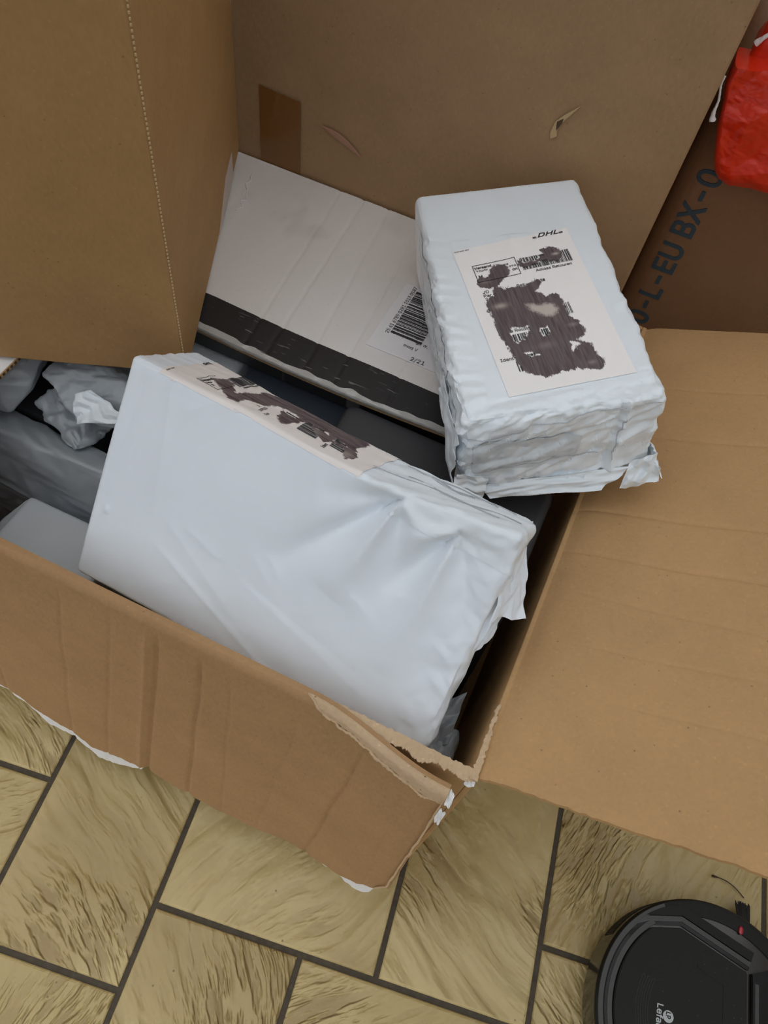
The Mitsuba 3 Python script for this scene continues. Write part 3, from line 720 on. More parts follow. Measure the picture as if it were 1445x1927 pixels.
# label: a piece of the top surface between four straight cuts, a little askew
LQ = np.array([[0.0285, 0.2426], [0.1601, 0.2609], [0.1748, 0.0353], [0.0486, 0.0236]])


def bil(ab):
    a, b = ab[:, :1], ab[:, 1:]
    return LQ[0] * (1 - a) * (1 - b) + LQ[1] * a * (1 - b) + LQ[2] * a * b + LQ[3] * (1 - a) * b


planes = []
for i in range(4):
    p, q2 = LQ[i], LQ[(i + 1) % 4]; e = q2 - p; c = LQ.mean(0); n2 = np.array([-e[1], e[0]]); n2 *= np.sign(n2 @ (c - p))
    planes.append(([p[0], p[1], 0], [n2[0], n2[1], 0]))
lab = decal(core, 0.0007, planes, lambda c, n: (n[:, 2] > 0.6) & (c[:, 2] > bh - 0.02))
gab = np.stack(np.meshgrid(np.linspace(-0.05, 1.05, 111), np.linspace(-0.05, 1.05, 111), indexing='ij'), -1).reshape(-1, 2)
ab = LinearNDInterpolator(bil(gab), gab)(lab.vertices[:, :2])
LB_ = frame(lab, BO, BA)
add(KB + '__shipping_label', LB_, 'label_ink', smooth=True, uv=ab, label='white shipping label smeared with dark ink')
pl = placer(LB_, ab, 0.00035)
items = [('Versand', 0.117, 0.168, 0.0036, True), ('Yourfirma', 0.125, 0.189, 0.003, False), ('ma', 0.36, 0.180, 0.003, False), ('996', 0.40, 0.202, 0.003, False), ('M', 0.127, 0.232, 0.0038, True), ('on', 0.415, 0.228, 0.0036, True), ('Adidas Retouren', 0.598, 0.268, 0.0038, False),
         ('JD', 0.108, 0.346, 0.0042, False), ('Par', 0.105, 0.371, 0.0042, False), ('2', 0.108, 0.394, 0.0042, False), ('vice Returns', 0.30, 0.346, 0.004, False), ('ts', 0.60, 0.341, 0.0042, True), ('G', 0.082, 0.474, 0.0042, False),
         ('Ge Routing', 0.165, 0.630, 0.0042, False), ('Identcode', 0.039, 0.795, 0.0040, False), ('bez M', 0.255, 0.792, 0.0036, True), ('010-000-200', 0.012, 0.016, 0.0017, False)]
cut = lambda b, n: [(a0, a1, b0 + (b1 - b0) * i / n, b0 + (b1 - b0) * (i + 1) / n) for a0, a1, b0, b1 in b for i in range(n)]
bc = cut(bars(0.505, 0.937, 0.155, 0.24, 1, 70), 8) + cut(bars(0.11, 0.75, 0.51, 0.583, 2, 80), 6) + cut(bars(0.205, 0.755, 0.645, 0.715, 3, 70), 8) + cut(bars(0.15, 0.612, 0.81, 0.872, 4, 60), 6)
add(KB + '__shipping_label__print', label_print(pl, KX, KY, items, bc, [(0.108, 0.472, 0.138, 0.262)], (0.725, 0.030, 0.0062), cover([MAIN, HEAD, BARB], HOLES)), 'black_ink', kind='stuff', label='black print, bar codes and carrier logo')


def strip(mesh, cond, off=0.0007, planes=()):
    return decal(mesh, off, planes, cond)


tpB = strip(core, lambda c, n: (n[:, 1] < -0.2), 0.0008, [([0, 0, 0.034], [0.04, 0, 1]), ([0, 0, 0.080], [-0.06, 0, -1]), ([0.012, 0, 0], [1, 0, 0]), ([0.112, 0, 0], [-1, 0, 0.1])])
add(KB + '__clear_tape', frame(tpB, BO, BA), 'clear_tape_dull', smooth=40, label='clear packing tape over the wrinkled end')
def on_front(xs, zs, lift=0.0011):
    m_ = (core.vertex_normals[:, 1] < 0.2) & (core.vertices[:, 1] < 0.03)
    cd = core.vertices[m_]; f_ = NearestNDInterpolator(cd[:, [0, 2]], cd)
    p_ = f_(np.stack([xs, zs], -1)); p_[:, 0] = xs; p_[:, 2] = zs
    p_[:, 1] = np.convolve(np.pad(p_[:, 1], 2, 'edge'), np.ones(5) / 5, 'valid') - lift
    return p_


for pts_ in ([(0.006, 0.086), (0.03, 0.082), (0.055, 0.090), (0.065, 0.098), (0.10, 0.097), (0.118, 0.105), (0.15, 0.106), (0.19, 0.107)], [(0.014, 0.034), (0.05, 0.034), (0.085, 0.037), (0.108, 0.041), (0.116, 0.038), (0.14, 0.041)], [(0.156, 0.03), (0.154, 0.06), (0.158, 0.094)]):
    pa = np.array(pts_); q = np.linspace(0, 1, 90); sK = np.linspace(0, 1, len(pa))
    xs_, zs_ = np.interp(q, sK, pa[:, 0]), np.interp(q, sK, pa[:, 1]) + 0.0008 * (meshkit.noise(np.stack([q * 60, 0 * q, 0 * q], -1), 3) - 0.5)
    add(KB + '__tape_edge', frame(tube(on_front(xs_, zs_), 0.00042 + 0 * q, 5), BO, BA), 'tape_wrinkle', smooth=True)
tpL = strip(core, lambda c, n: (n[:, 0] < -0.2) & (c[:, 1] > 0.02), 0.0008, [([0, 0, 0.03], [0, 0.10, 1]), ([0, 0, 0.085], [0, 0.06, -1]), ([0, 0.01, 0], [0, 1, 0]), ([0, 0.30, 0], [0, -1, 0])])
add(KB + '__clear_tape', frame(tpL, BO, BA), 'clear_tape_dull', smooth=24)


ears = [ear([(bw - 0.02, -0.004, 0.022), (bw + 0.004, -0.006, 0.034), (bw + 0.010, -0.020, 0.004), (bw - 0.03, -0.018, -0.006)], 0.0009, 0.007, 3),
        ear([(bw - 0.0, 0.03, 0.03), (bw + 0.002, -0.004, 0.036), (bw + 0.012, -0.016, 0.006), (bw + 0.008, 0.03, 0.004)], 0.0009, 0.006, 5)]
add(KB + '__film_fold', frame(ears[0], BO, BA), 'mailer_film', smooth=40)
add(KB + '__film_fold', frame(ears[1], BO, BA), 'mailer_film', smooth=40)
add(KB + '__film_fold', frame(ear([(-0.004, -0.002, 0.034), (0.03, -0.006, 0.026), (0.022, -0.014, -0.001), (-0.012, -0.010, 0.012)], 0.0009, 0.007, 7), BO, BA), 'mailer_film', smooth=40)
add(KB + '__film_fold', frame(ear([(-0.004, 0.10, 0.07), (-0.003, 0.0, 0.082), (-0.012, -0.004, 0.022), (-0.006, 0.10, 0.045)], 0.0009, 0.006, 9, (34, 24)), BO, BA), 'mailer_film', smooth=40)
add(KB + '__film_fold', frame(ear([(0.02, -0.004, 0.012), (bw - 0.02, -0.005, 0.016), (bw - 0.05, -0.018, -0.003), (0.03, -0.014, 0.000)], 0.0009, 0.006, 12, (70, 14)), BO, BA), 'mailer_film', smooth=40)

# ---------------------------------------------------------------- the wrapped parcel leaning in the middle
AO = np.array([-0.4528, 0.024, 0.3933]); AA = np.array([[.999, -.048, .025], [.011, .635, .773], [-.053, -.771, .634]])
aw, ah = 0.4072, 0.243
KA = 'wrapped_parcel_001'
note(KA, 'big smooth pale blue-grey mailer leaning at a slant, ink-smeared label along its upper narrow side', 'parcel')
SEC = [(0.0, 0.243, 0.118), (0.12, 0.240, 0.086), (0.245, 0.2325, 0.062), (0.33, 0.236, 0.060), (aw, 0.243, 0.055)]
ra = 0.0065
parts = []
for (s0, j0, d0), (s1, j1, d1) in zip(SEC[:-1], SEC[1:]):
    e0 = ra if s0 == 0 else 0; e1 = -ra if s1 == aw else 0
    q = []
    for s, j, d in ((s0 + e0, j0, d0), (s1 + e1, j1, d1)):
        q += [(s, ra, -ra), (s, j - ra, -ra), (s, 0.2435 - ra, -d + ra), (s, ra, -d + ra)]
    parts.append(hull(q, ra, 16))
acore = dense(m3.Manifold.batch_boolean(parts, m3.OpType.Add), 0.0028, 8)
P = np.array(acore.vertices); nn = np.array(acore.vertex_normals); x, y, z = P.T
front, topA, rightA = sst(0.3, 0.8, nn[:, 2]), sst(0.3, 0.8, nn[:, 1]), sst(0.3, 0.8, nn[:, 0])
w = 0.003 * (meshkit.fbm(np.stack([x * 7, y * 7, 0 * x], -1), 2, 3) - 0.5)
w += front * 0.0012 * (ridge(np.stack([x * 12 + y * 7, y * 16 - x * 9, 0 * x], -1), 9, 2) - 0.45) * sst(0.12, 0.02, y)
P2 = np.stack([x, y], -1)
for (cx, cy), rays in (((0.2957, 0.226), ((-130, .16, .0095), (-104, .12, -.008), (-75, .09, .004), (-160, .08, .005), (-30, .06, -.003), (165, .05, -.003))), ((0.3544, 0.221), ((-118, .12, .008), (-95, .16, -.006), (-62, .10, .004), (-150, .07, -.004), (-20, .05, .003)))):
    for an, L, amp in rays:
        e = (cx + L * math.cos(math.radians(an)), cy + L * math.sin(math.radians(an)))
        a_, b_ = np.array([cx, cy]), np.array(e); dd = b_ - a_; t = np.clip(((P2 - a_) @ dd) / (dd @ dd), 0, 1)
        dist = np.linalg.norm(P2 - a_ - t[:, None] * dd, axis=1)
        w -= front * 1.5 * amp * np.exp(-(dist / (0.003 + 0.019 * t)) ** 1.6) * (1 - t) ** 0.7
    rr = np.hypot(x - cx, y - cy)
    w += front * 0.004 * np.exp(-(rr / 0.006) ** 2)
# crumpled band near the right top edge
colA = lambda *c: np.stack([np.broadcast_to(k, x.shape) for k in c], -1)
bnd = front * sst(0.25, 0.29, x) * sst(0.20, 0.225, y)
w += bnd * 0.003 * crumple(colA(x * 22 + y * 10, y * 30, 0.3), 15, 7, bias=(0.7, 1, 0.01))
w += front * sst(0.345, 0.40, x) * 0.0034 * crumple(colA(x * 20 + y * 12, y * 18 - x * 6, 0.6), 25, 7, bias=(1, 0.8, 0.01))
w += topA * sst(0.235, 0.27, x) * 0.0042 * crumple(colA(x * 9, z * 44 + x * 10, 0.1), 16, 7, bias=(0.35, 1, 0.01))
w += topA * sst(0.26, 0.22, x) * 0.0016 * crumple(colA(x * 7, z * 40 + x * 3, 0.1), 18, 5, bias=(0.2, 1, 0.01))
w += rightA * 0.008 * crumple(colA(z * 24, y * 14, 0.3), 19, 7, bias=(1, 0.7, 0.01))
# faint diagonal seam of the film, and streaks
sd = (P2 - np.array([0.0862, 0.0726])) @ np.array([0.413, 0.911])
w += front * (0.0007 * sst(0.001, -0.001, sd - 0.00) * sst(-0.03, 0.0, sd + 0.03) + 0.0008 * np.exp(-(sd / 0.004) ** 2)) * sst(0.06, 0.11, x)
for a_, b_, am in (((0.02, 0.22), (0.01, 0.06), -.0014), ((0.05, 0.235), (0.07, 0.10), .0016), ((0.09, 0.10), (0.20, 0.03), .0008), ((0.11, 0.105), (0.33, 0.03), .0010), ((0.15, 0.09), (0.36, 0.04), -.0008), ((0.20, 0.115), (0.215, 0.10), .0016), ((0.075, 0.215), (0.10, 0.235), .001)):
    w += front * am * crease(P2, a_, b_, 0.004)
w += front * 0.0022 * np.exp(-(np.hypot((x - 0.0185) * 1.4, (y - 0.083)) / 0.004) ** 2)
acore.vertices = P + nn * w[:, None]
add(KA + '__film', frame(acore, AO, AA), 'mailer_film_plain', smooth=40)

dS = lambda s: np.interp(s, [q[0] for q in SEC], [q[2] for q in SEC])
labA = decal(acore, 0.0007, [([0.034, 0, 0], [1, 0, 0]), ([0.252, 0, 0], [-1, 0.0, -0.3]), ([0, 0.205, 0], [0, 1, 0])], lambda c, n: (n[:, 1] > 0.25) & (c[:, 1] > 0.2))
va = labA.vertices
abA = np.stack([(-va[:, 2] - 0.002) / np.maximum(dS(va[:, 0]) - 0.004, 0.02), (va[:, 0] - 0.034) / 0.22], -1)
KXA, KYA = 0.085, 0.22
RAW = [(0.068, 0.037), (0.072, 0.057), (0.084, 0.059), (0.088, 0.042), (0.1, 0.023), (0.107, 0.049), (0.113, 0.072), (0.131, 0.083), (0.16, 0.093), (0.186, 0.079), (0.197, 0.075), (0.214, 0.078), (0.237, 0.054), (0.235, 0.044), (0.231, 0.019), (0.239, -0.005), (0.231, -0.025), (0.222, 0.001), (0.212, 0.006), (0.203, -0.004), (0.191, 0.002), (0.172, 0.028), (0.171, 0.006), (0.161, -0.011), (0.154, -0.004), (0.147, 0.027), (0.142, 0.043), (0.129, 0.023), (0.114, 0.015), (0.113, -0.004), (0.104, -0.005), (0.089, 0.014), (0.082, 0.025)]
rear = lambda s: np.interp(s, [0.018, 0.122, 0.251], [0.1245, 0.077, 0.0524])


def conv(s, k):
    off = 0.20 * (s - 0.034)
    return (float((k + off) / (rear(s) + off)), float((s - 0.034) / 0.22))


INKA = [(a * 0.94 - 0.03 * (b > 0.75), b) for a, b in (conv(s, k) for s, k in RAW)]
HA = [[(0.55, 0.50), (0.62, 0.51), (0.60, 0.60), (0.52, 0.58)], [(0.46, 0.66), (0.58, 0.64), (0.56, 0.74), (0.48, 0.76)], [(0.42, 0.80), (0.50, 0.79), (0.47, 0.86)]]
mat('label_ink_side', ink_fn([INKA], HA, [], [(0.30, 0.70, 0.012, 0.25), (0.25, 0.88, 0.012, 0.3)], KXA, KYA, 0.3, [0.72, 0.69, 0.675]), 0.42)
LA_ = frame(labA, AO, AA)
add(KA + '__shipping_label', LA_, 'label_ink_side', smooth=True, uv=abA, label='white shipping label smeared with dark ink under tape')
ok = (abA[:, 0] < 1.0)
plA = placer(LA_, abA, 0.00035)
itA = [('Versand', 0.16, 0.165, 0.0034, True), ('Liefer', 0.17, 0.188, 0.0026, False), ('M', 0.18, 0.215, 0.003, True), ('2', 0.26, 0.44, 0.0034, False), ('10115', 0.16, 0.47, 0.0034, False), ('Tor', 0.12, 0.505, 0.0034, False), ('Ident', 0.10, 0.795, 0.0036, False), ('DHL', 0.70, 0.02, 0.0044, True), ('000-200', 0.02, 0.025, 0.0016, False), ('Adidas Retouren', 0.60, 0.285, 0.003, False)]
bcA = cut(bars(0.58, 0.97, 0.18, 0.265, 5, 34), 6) + cut(bars(0.25, 0.55, 0.53, 0.60, 6, 30), 6) + cut(bars(0.22, 0.93, 0.64, 0.735, 7, 60), 8) + cut(bars(0.25, 0.9, 0.80, 0.88, 8, 50), 6)
add(KA + '__shipping_label__print', label_print(plA, KXA, KYA, itA, bcA, [(0.15, 0.52, 0.135, 0.25)], None, cover([INKA], HA)), 'black_ink', kind='stuff', label='black print and bar codes')
tpA = decal(acore, 0.0008, [([0.262, 0, 0], [1, 0, 0.3]), ([0.262, 0.213, 0], [0.05, 1, 0]), ([0, 0, -0.052], [0, 0, 1])])
add(KA + '__clear_tape', frame(tpA, AO, AA), 'clear_tape', smooth=40, label='clear packing tape folded over the upper right edge')
# thin dark wrinkles along the tape
wr = []
for i in range(5):
    s0, s1 = RNG.uniform(0.25, 0.32), RNG.uniform(0.34, 0.405); k0 = RNG.uniform(0.008, 0.045)
    ss = np.linspace(s0, s1, 24); kk = k0 + 0.004 * np.sin(ss * 60 + i) - 0.02 * (ss - s0)
    cand = acore.vertices[(acore.vertex_normals[:, 1] > 0.3)]; ii = NearestNDInterpolator(cand[:, [0, 2]], cand)
    pp = ii(np.stack([ss, -kk], -1)); pp[:, 0] = ss; pp[:, 2] = -kk; pp[:, 1] = np.convolve(np.pad(pp[:, 1], 3, 'edge'), np.ones(7) / 7, 'valid') + 0.0016
    wr.append(tube(pp, 0.00045 + 0 * ss, 5))
add(KA + '__clear_tape__wrinkle', frame(cat(*wr), AO, AA), 'tape_wrinkle', smooth=True, kind='stuff')
# loose ears of film at the right end
E1 = ear([(aw - 0.004, 0.225, -0.012), (aw + 0.002, 0.23, -0.055), (aw + 0.030, 0.165, -0.030), (aw + 0.004, 0.158, -0.006)], 0.001, 0.005, 21)
E2 = ear([(aw - 0.006, 0.165, -0.008), (aw + 0.012, 0.19, -0.03), (aw + 0.010, 0.13, -0.035), (aw - 0.002, 0.10, -0.008)], 0.001, 0.007, 23)
E3 = ear([(aw - 0.002, 0.24, -0.02), (aw - 0.002, 0.244, -0.054), (aw + 0.014, 0.16, -0.05), (aw + 0.006, 0.17, -0.02)], 0.001, 0.006, 26)
for e_ in (E1, E2, E3):
    add(KA + '__film_fold', frame(e_, AO, AA), 'mailer_film_plain', smooth=40, label='loose folded corner of film' if e_ is E1 else None)

# ---------------------------------------------------------------- the white carton lying flat
note('white_carton', 'flat white carton with a black band and a bar-code label, partly under the right-hand parcel', 'cardboard box')
cz, cx0, cx1, cy0, cy1 = 0.458, -0.633, -0.085, 0.340, 0.668
gw = np.stack(np.meshgrid(np.linspace(cx0, cx1, 300), np.linspace(cy0, cy1, 90), indexing='ij'), -1)
dzw = 0.0016 * (meshkit.fbm(np.dstack([gw * 7, 0 * gw[..., :1]]), 2, 3) - 0.5)
for c0, c1, am in ((-0.43, -0.52, .0011), (-0.40, -0.47, .0013), (-0.35, -0.455, .0012), (-0.31, -0.38, .0013), (-0.24, -0.33, .001), (-0.17, -0.25, .001)):
    xx = c0 + (c1 - c0) * (1 - (gw[..., 1] - cy0) / (cy1 - cy0)) * -1 + (c1 - c0)
    xx = c0 + (c1 - c0) * ((gw[..., 1] - cy0) / (cy1 - cy0)) * 0.35
    dzw -= 1.3 * am * np.exp(-np.abs(gw[..., 0] - xx - 0.002 * meshkit.noise(np.dstack([gw * 40, 0 * gw[..., :1]]), 3)) / 0.0018)
WT = np.dstack([gw, cz - 0.0008 + dzw])
WT[..., 1] -= 0.006 * np.sin(np.pi * np.clip((WT[..., 0] + 0.5) / 0.36, 0, 1)) * (1 - (gw[..., 1] - cy0) / (cy1 - cy0))
add('white_carton__top_panel', slab(WT, [0, 0, -0.0045]), 'white_card', smooth=30)
bm = WT.copy()
yb = lambda X: cy0 + 0.052 - 0.004 * np.sin((X + 0.5) * 9)
bx_ = np.linspace(cx0, cx1, 300); bt = np.linspace(0, 1, 14)
front_y = WT[:, 0, 1]; zi = LinearNDInterpolator(WT[..., :2].reshape(-1, 2), WT[..., 2].ravel())
bY = front_y[:, None] + 0.0004 + (0.054 - 0.006 * sst(-0.3, -0.15, bx_))[:, None] * bt[None, :]
bX = np.repeat(bx_[:, None], 14, 1)
bz = zi(np.stack([np.clip(bX, cx0 + .001, cx1 - .001), bY + 0.0004], -1)); bz = np.where(np.isnan(bz), cz, bz)
add('white_carton__black_band', slab(np.dstack([bX, bY, bz + 0.0003]), [0, 0, 0.0004]), 'black_band', smooth=30, label='black band along the front edge')
add('white_carton__body', rbox(cx0 + 0.004, cx1 - 0.004, cy0 + 0.012, 0.628, 0.41, cz - 0.0062, 0.002, 6), 'black_band', smooth=30)
fe = np.stack([np.stack([bx_, front_y - 0.0006, cz - 0.0048 - a * 0.0035 - 0.0 * bx_], -1) for a in (0, 0.33, 0.66, 1)], 1)
add('white_carton__corrugated_edge', slab(fe, [0, 0.012, 0]), 'kraft_edge', smooth=30, label='raw corrugated edge')
q = np.linspace(0, 1, 120); tx = cx0 + 0.14 + (0.40) * q
tz_ = np.stack([np.stack([tx, np.interp(tx, bx_, front_y) - 0.0015 - 0.0008 * np.sin(t * 3), cz + 0.0012 - 0.0052 * t + 0.0020 * (ridge(np.stack([tx * 60, 0 * tx + t * 2, 0 * tx], -1), 5, 2) - 0.4)], -1) for t in np.linspace(0, 1, 8)], 1)
add('white_carton__clear_tape', slab(tz_, [0, 0.0006, 0]), 'glossy_tape', smooth=40, label='crinkled clear tape along the front edge')
lip = np.stack([np.stack([tx, np.interp(tx, bx_, front_y) - 0.0015 + 0.007 * t * (0.6 + 0.8 * meshkit.noise(np.stack([tx * 70, 0 * tx, 0 * tx], -1), 6)), cz + 0.0014 + 0.0003 * t + 0 * tx], -1) for t in np.linspace(0, 1, 6)], 1)
add('white_carton__clear_tape', slab(lip, [0, 0, 0.0004]), 'glossy_tape', smooth=40)
# pasted label with bar code, turned
ca, sa = math.cos(math.radians(48)), math.sin(math.radians(48))


def flat(mesh, ox, oy, z, ang):
    c, s = math.cos(ang), math.sin(ang); m = mesh.copy(); v = m.vertices
    m.vertices = np.stack([ox + v[:, 0] * c - v[:, 1] * s, oy + v[:, 0] * s + v[:, 1] * c, z + v[:, 2]], -1)
    zz = zi(np.clip(m.vertices[:, :2], [cx0 + .001, cy0 + .001], [cx1 - .001, cy1 - .001]))
    m.vertices[:, 2] += np.where(np.isnan(zz), 0, zz - cz)
    return m


def fine(mesh, step=0.008):
    v, f = trimesh.remesh.subdivide_to_size(mesh.vertices, mesh.faces, step)
    return trimesh.Trimesh(v, f, process=False)


SA = math.radians(90)
stk = fine(rbox(0, 0.125, -0.105, 0.0, 0, 0.0006, 0.0002, 6))
SX, SY = -0.303, 0.417
add('white_carton__barcode_label', flat(stk, SX, SY, cz + 0.0005, SA), 'sticker_white', smooth=30, label='pasted white label')
pm = []
rng = np.random.default_rng(12); b = 0.034
while b < 0.118:
    w_ = rng.choice([0.0007, 0.0007, 0.0014, 0.0021]); t = trimesh.creation.box((w_, 0.042, 0.0003)); t.vertices += [b, -0.039, 0.0009]; pm.append(t); b += w_ + rng.choice([0.0007, 0.0010, 0.0016])
t = text2('25 61 6789 0281 1013 0187', 0.0048, False, 0.0003); t.vertices += [0.030, -0.0165, 0.0008]; pm.append(t)
add('white_carton__barcode_label__barcode', flat(fine(cat(*pm)), SX, SY, cz + 0.0005, SA), 'black_ink', kind='stuff')
pm = []
for s, a, bb2, h in (('an: W.', -0.250, 0.448, 0.004), ('mod V', -0.262, 0.437, 0.0045), ('2/21', -0.246, 0.4195, 0.0062)):
    t = text2(s, h, False, 0.0003); t.vertices += [a, bb2, 0.0008]; pm.append(t)
add('white_carton__barcode_label__lettering', flat(fine(cat(*pm)), 0, 0, cz + 0.0005, math.radians(0)), 'black_ink', kind='stuff')
mk = []
for pts_ in ([(-0.583, 0.63), (-0.577, 0.618), (-0.579, 0.607), (-0.570, 0.597), (-0.571, 0.585)], [(-0.568, 0.59), (-0.560, 0.578), (-0.566, 0.572), (-0.557, 0.562), (-0.562, 0.552)]):
    pp = np.array([[a, b_, float(zi(a, b_)) + 0.0009] for a, b_ in pts_]); s = np.linspace(0, 1, 5); q = np.linspace(0, 1, 30)
    mk.append(tube(np.stack([np.interp(q, s, pp[:, k]) for k in range(3)], -1), 0.0009, 6, 0.5, 3))
add('white_carton__tape_scrap', cat(*mk), 'white_film', smooth=40, label='shiny scrap of torn tape')

# ---------------------------------------------------------------- the mailers lower down in the open carton


def bag(key, pts, r, m, label, amp=0.004, fr=(14, 14, 14), step=0.006, seed=1, group=None, extra=None, two=None):
    h = hull(pts, r, 12)
    if two is not None:
        h = m3.Manifold.batch_boolean([h, hull(two, r, 12)], m3.OpType.Add)
    c = dense(h, step * 0.75, 3); P = np.array(c.vertices); n = np.array(c.vertex_normals)
    w = 0.95 * amp * crumple(P * np.array(fr), seed, 7) + 0.5 * amp * (meshkit.fbm(P * 9, 2, seed) - 0.5)
    if extra is not None:
        w = w + extra(P, n)
    c.vertices = P + n * w[:, None]
    i, k = 0, key
    while any(s == k or s.startswith(k + '__') for s in scene):
        i += 1; k = f'{key}_{i:03d}'
    add(k + '__film', c, m, smooth=40)
    note(k, label, 'parcel', 'grey mailers inside the open carton' if key == 'grey_mailer' else group)
    return k, c


def bx8(x0, x1, y0, y1, z0, z1):
    return [(x, y, z) for x in (x0, x1) for y in (y0, y1) for z in (z0, z1)]


bag('black_parcel', bx8(-0.275, -0.034, 0.175, 0.324, 0.026, 0.440), 0.010, 'mailer_black', 'black plastic-wrapped parcel under the right-hand parcel, beside the right flap fold', 0.0012, (8, 8, 8), 0.01, 5)
bag('slate_parcel', bx8(-0.428, -0.296, 0.225, 0.60, 0.026, 0.392), 0.008, 'mailer_slate', 'dark slate mailer in the gap between the leaning parcel and the white carton', 0.003, (9, 9, 9), 0.008, 6)
bag('pale_mailer', bx8(-0.540, -0.452, 0.285, 0.60, 0.026, 0.392), 0.008, 'mailer_film', 'pale mailer glimpsed between the tall carton and the white carton', 0.003, (12, 12, 12), 0.008, 7)
k, c = bag('grey_mailer', bx8(-0.14, -0.024, 0.028, 0.062, 0.026, 0.338), 0.009, 'mailer_grey', 'crumpled grey mailer showing at the front right corner inside the open carton', 0.005, (24, 24, 18), 0.004, 8,
           extra=lambda P, n: 0.007 * (ridge(P * [40, 30, 26], 44, 3) - 0.45))
add(k + '__film_fold', ear([(-0.060, 0.024, 0.346), (-0.075, 0.060, 0.350), (-0.025, 0.100, 0.366), (-0.026, 0.045, 0.352)], 0.001, 0.010, 51, (40, 30)), 'mailer_grey', smooth=40)
bag('grey_mailer', bx8(-0.585, -0.465, 0.026, 0.100, 0.026, 0.324), 0.007, 'mailer_mid', 'boxy grey mailer with a flat top at the front left inside the open carton', 0.0014, (10, 10, 10), 0.005, 9, two=[(-0.625, 0.022, 0.262), (-0.592, 0.099, 0.316), (-0.61, 0.07, 0.298), (-0.58, 0.02, 0.29), (-0.62, 0.03, 0.10), (-0.58, 0.10, 0.1)])
bag('grey_mailer', [(-0.84, 0.152, 0.360), (-0.66, 0.152, 0.358), (-0.47, 0.163, 0.352), (-0.84, 0.182, 0.348), (-0.47, 0.185, 0.338), (-0.84, 0.128, 0.285), (-0.47, 0.132, 0.275), (-0.84, 0.128, 0.026), (-0.47, 0.132, 0.026), (-0.84, 0.182, 0.026), (-0.47, 0.185, 0.026)], 0.008, 'mailer_grey', 'long grey mailer lying behind the flat-topped grey one, creased front', 0.007, (9, 20, 24), 0.005, 10)
bag('black_mailer', bx8(-0.86, -0.60, 0.206, 0.275, 0.026, 0.335), 0.008, 'mailer_black', 'black mailer showing as a dark wedge at the left inside the open carton', 0.002, (9, 9, 9), 0.012, 11)
bag('grey_mailer', [(-0.634, 0.200, 0.375), (-0.622, 0.222, 0.386), (-0.566, 0.172, 0.362), (-0.562, 0.182, 0.360), (-0.585, 0.20, 0.372), (-0.60, 0.275, 0.385), (-0.55, 0.265, 0.35), (-0.575, 0.25, 0.34)], 0.005, 'mailer_grey', 'crumpled grey mailer pointing down to a tip beside the dark wedge', 0.009, (30, 26, 34), 0.0035, 12)
k, c = bag('grey_mailer', [(-0.626, 0.216, 0.418), (-0.566, 0.192, 0.396), (-0.53, 0.205, 0.392), (-0.585, 0.24, 0.425), (-0.50, 0.225, 0.40), (-0.535, 0.245, 0.425), (-0.61, 0.28, 0.42), (-0.50, 0.262, 0.41), (-0.60, 0.27, 0.40), (-0.50, 0.262, 0.39)], 0.004, 'mailer_grey', 'pale grey mailer with a bright turned-up corner below the tall carton', 0.006, (24, 30, 20), 0.0035, 13)
add(k + '__film_fold', ear([(-0.576, 0.203, 0.424), (-0.556, 0.214, 0.432), (-0.500, 0.204, 0.418), (-0.562, 0.181, 0.403)], 0.001, 0.010, 61, (36, 30)), 'mailer_film', smooth=40, label='turned-up corner')
bag('grey_mailer', [(-0.80, 0.160, 0.420), (-0.668, 0.176, 0.385), (-0.656, 0.172, 0.382), (-0.664, 0.176, 0.418), (-0.640, 0.200, 0.408), (-0.646, 0.205, 0.396), (-0.80, 0.26, 0.43), (-0.65, 0.26, 0.43), (-0.80, 0.165, 0.375), (-0.66, 0.26, 0.40)], 0.005, 'mailer_grey', 'dull grey mailer under the left flap, at the picture\'s left edge', 0.005, (18, 18, 18), 0.005, 14)

# ---------------------------------------------------------------- robot vacuum cleaner
RC, RA = np.array([0.407, -0.035]), math.radians(9.0)
RB = np.array([[math.cos(RA), math.sin(RA), 0], [-math.sin(RA), math.cos(RA), 0], [0, 0, 1.0]])
R0 = np.array([RC[0], RC[1], 0.0])
note('robot_vacuum', 'round black robot vacuum cleaner on the tiles with a flat lid and white lettering', 'robot vacuum')
KR = 'robot_vacuum__'


def lathe(prof, seg=128):
    return trimesh.creation.revolve(np.array(prof), sections=seg)


def rob(name, mesh, m, smooth=30, **kw):
    return add(KR + name, frame(mesh, R0, RB), m, smooth=smooth, **kw)


rob('body', lathe([(0, 0.010), (0.128, 0.010), (0.137, 0.014), (0.1400, 0.022), (0.1400, 0.0645), (0.1385, 0.0690), (0.1340, 0.0705), (0, 0.0705)], 160), 'robot_side')
rob('rim', lathe([(0.1200, 0.0700), (0.1385, 0.0690), (0.1402, 0.0665), (0.1402, 0.0690), (0.1380, 0.0720), (0.1330, 0.0728), (0.1200, 0.0728), (0.1200, 0.0700)], 160), 'robot_black')
disc = Point(0, 0).buffer(0.119, 128)
lidp = disc.intersection(Polygon([(-0.2, 0.074), (-0.082, 0.0885), (-0.042, 0.0985), (0.044, 0.0715), (0.044, -0.0715), (-0.042, -0.0985), (-0.082, -0.0885), (-0.2, -0.074)]))
lidp = lidp.buffer(-0.004).buffer(0.004)


def prism(poly, z0, z1, bev=0.0012):
    polys = list(getattr(poly, 'geoms', [poly])); ms = []
    for p in polys:
        a = trimesh.creation.extrude_polygon(p, z1 - z0 - bev); a.vertices[:, 2] += z0
        ms.append(a)
        b = p.buffer(-bev * 0.8)
        for g in getattr(b, 'geoms', [b]):
            if g.is_empty:
                continue
            t = trimesh.creation.extrude_polygon(g, bev * 1.0); t.vertices[:, 2] += z1 - bev
            ms.append(t)
    return cat(*ms)


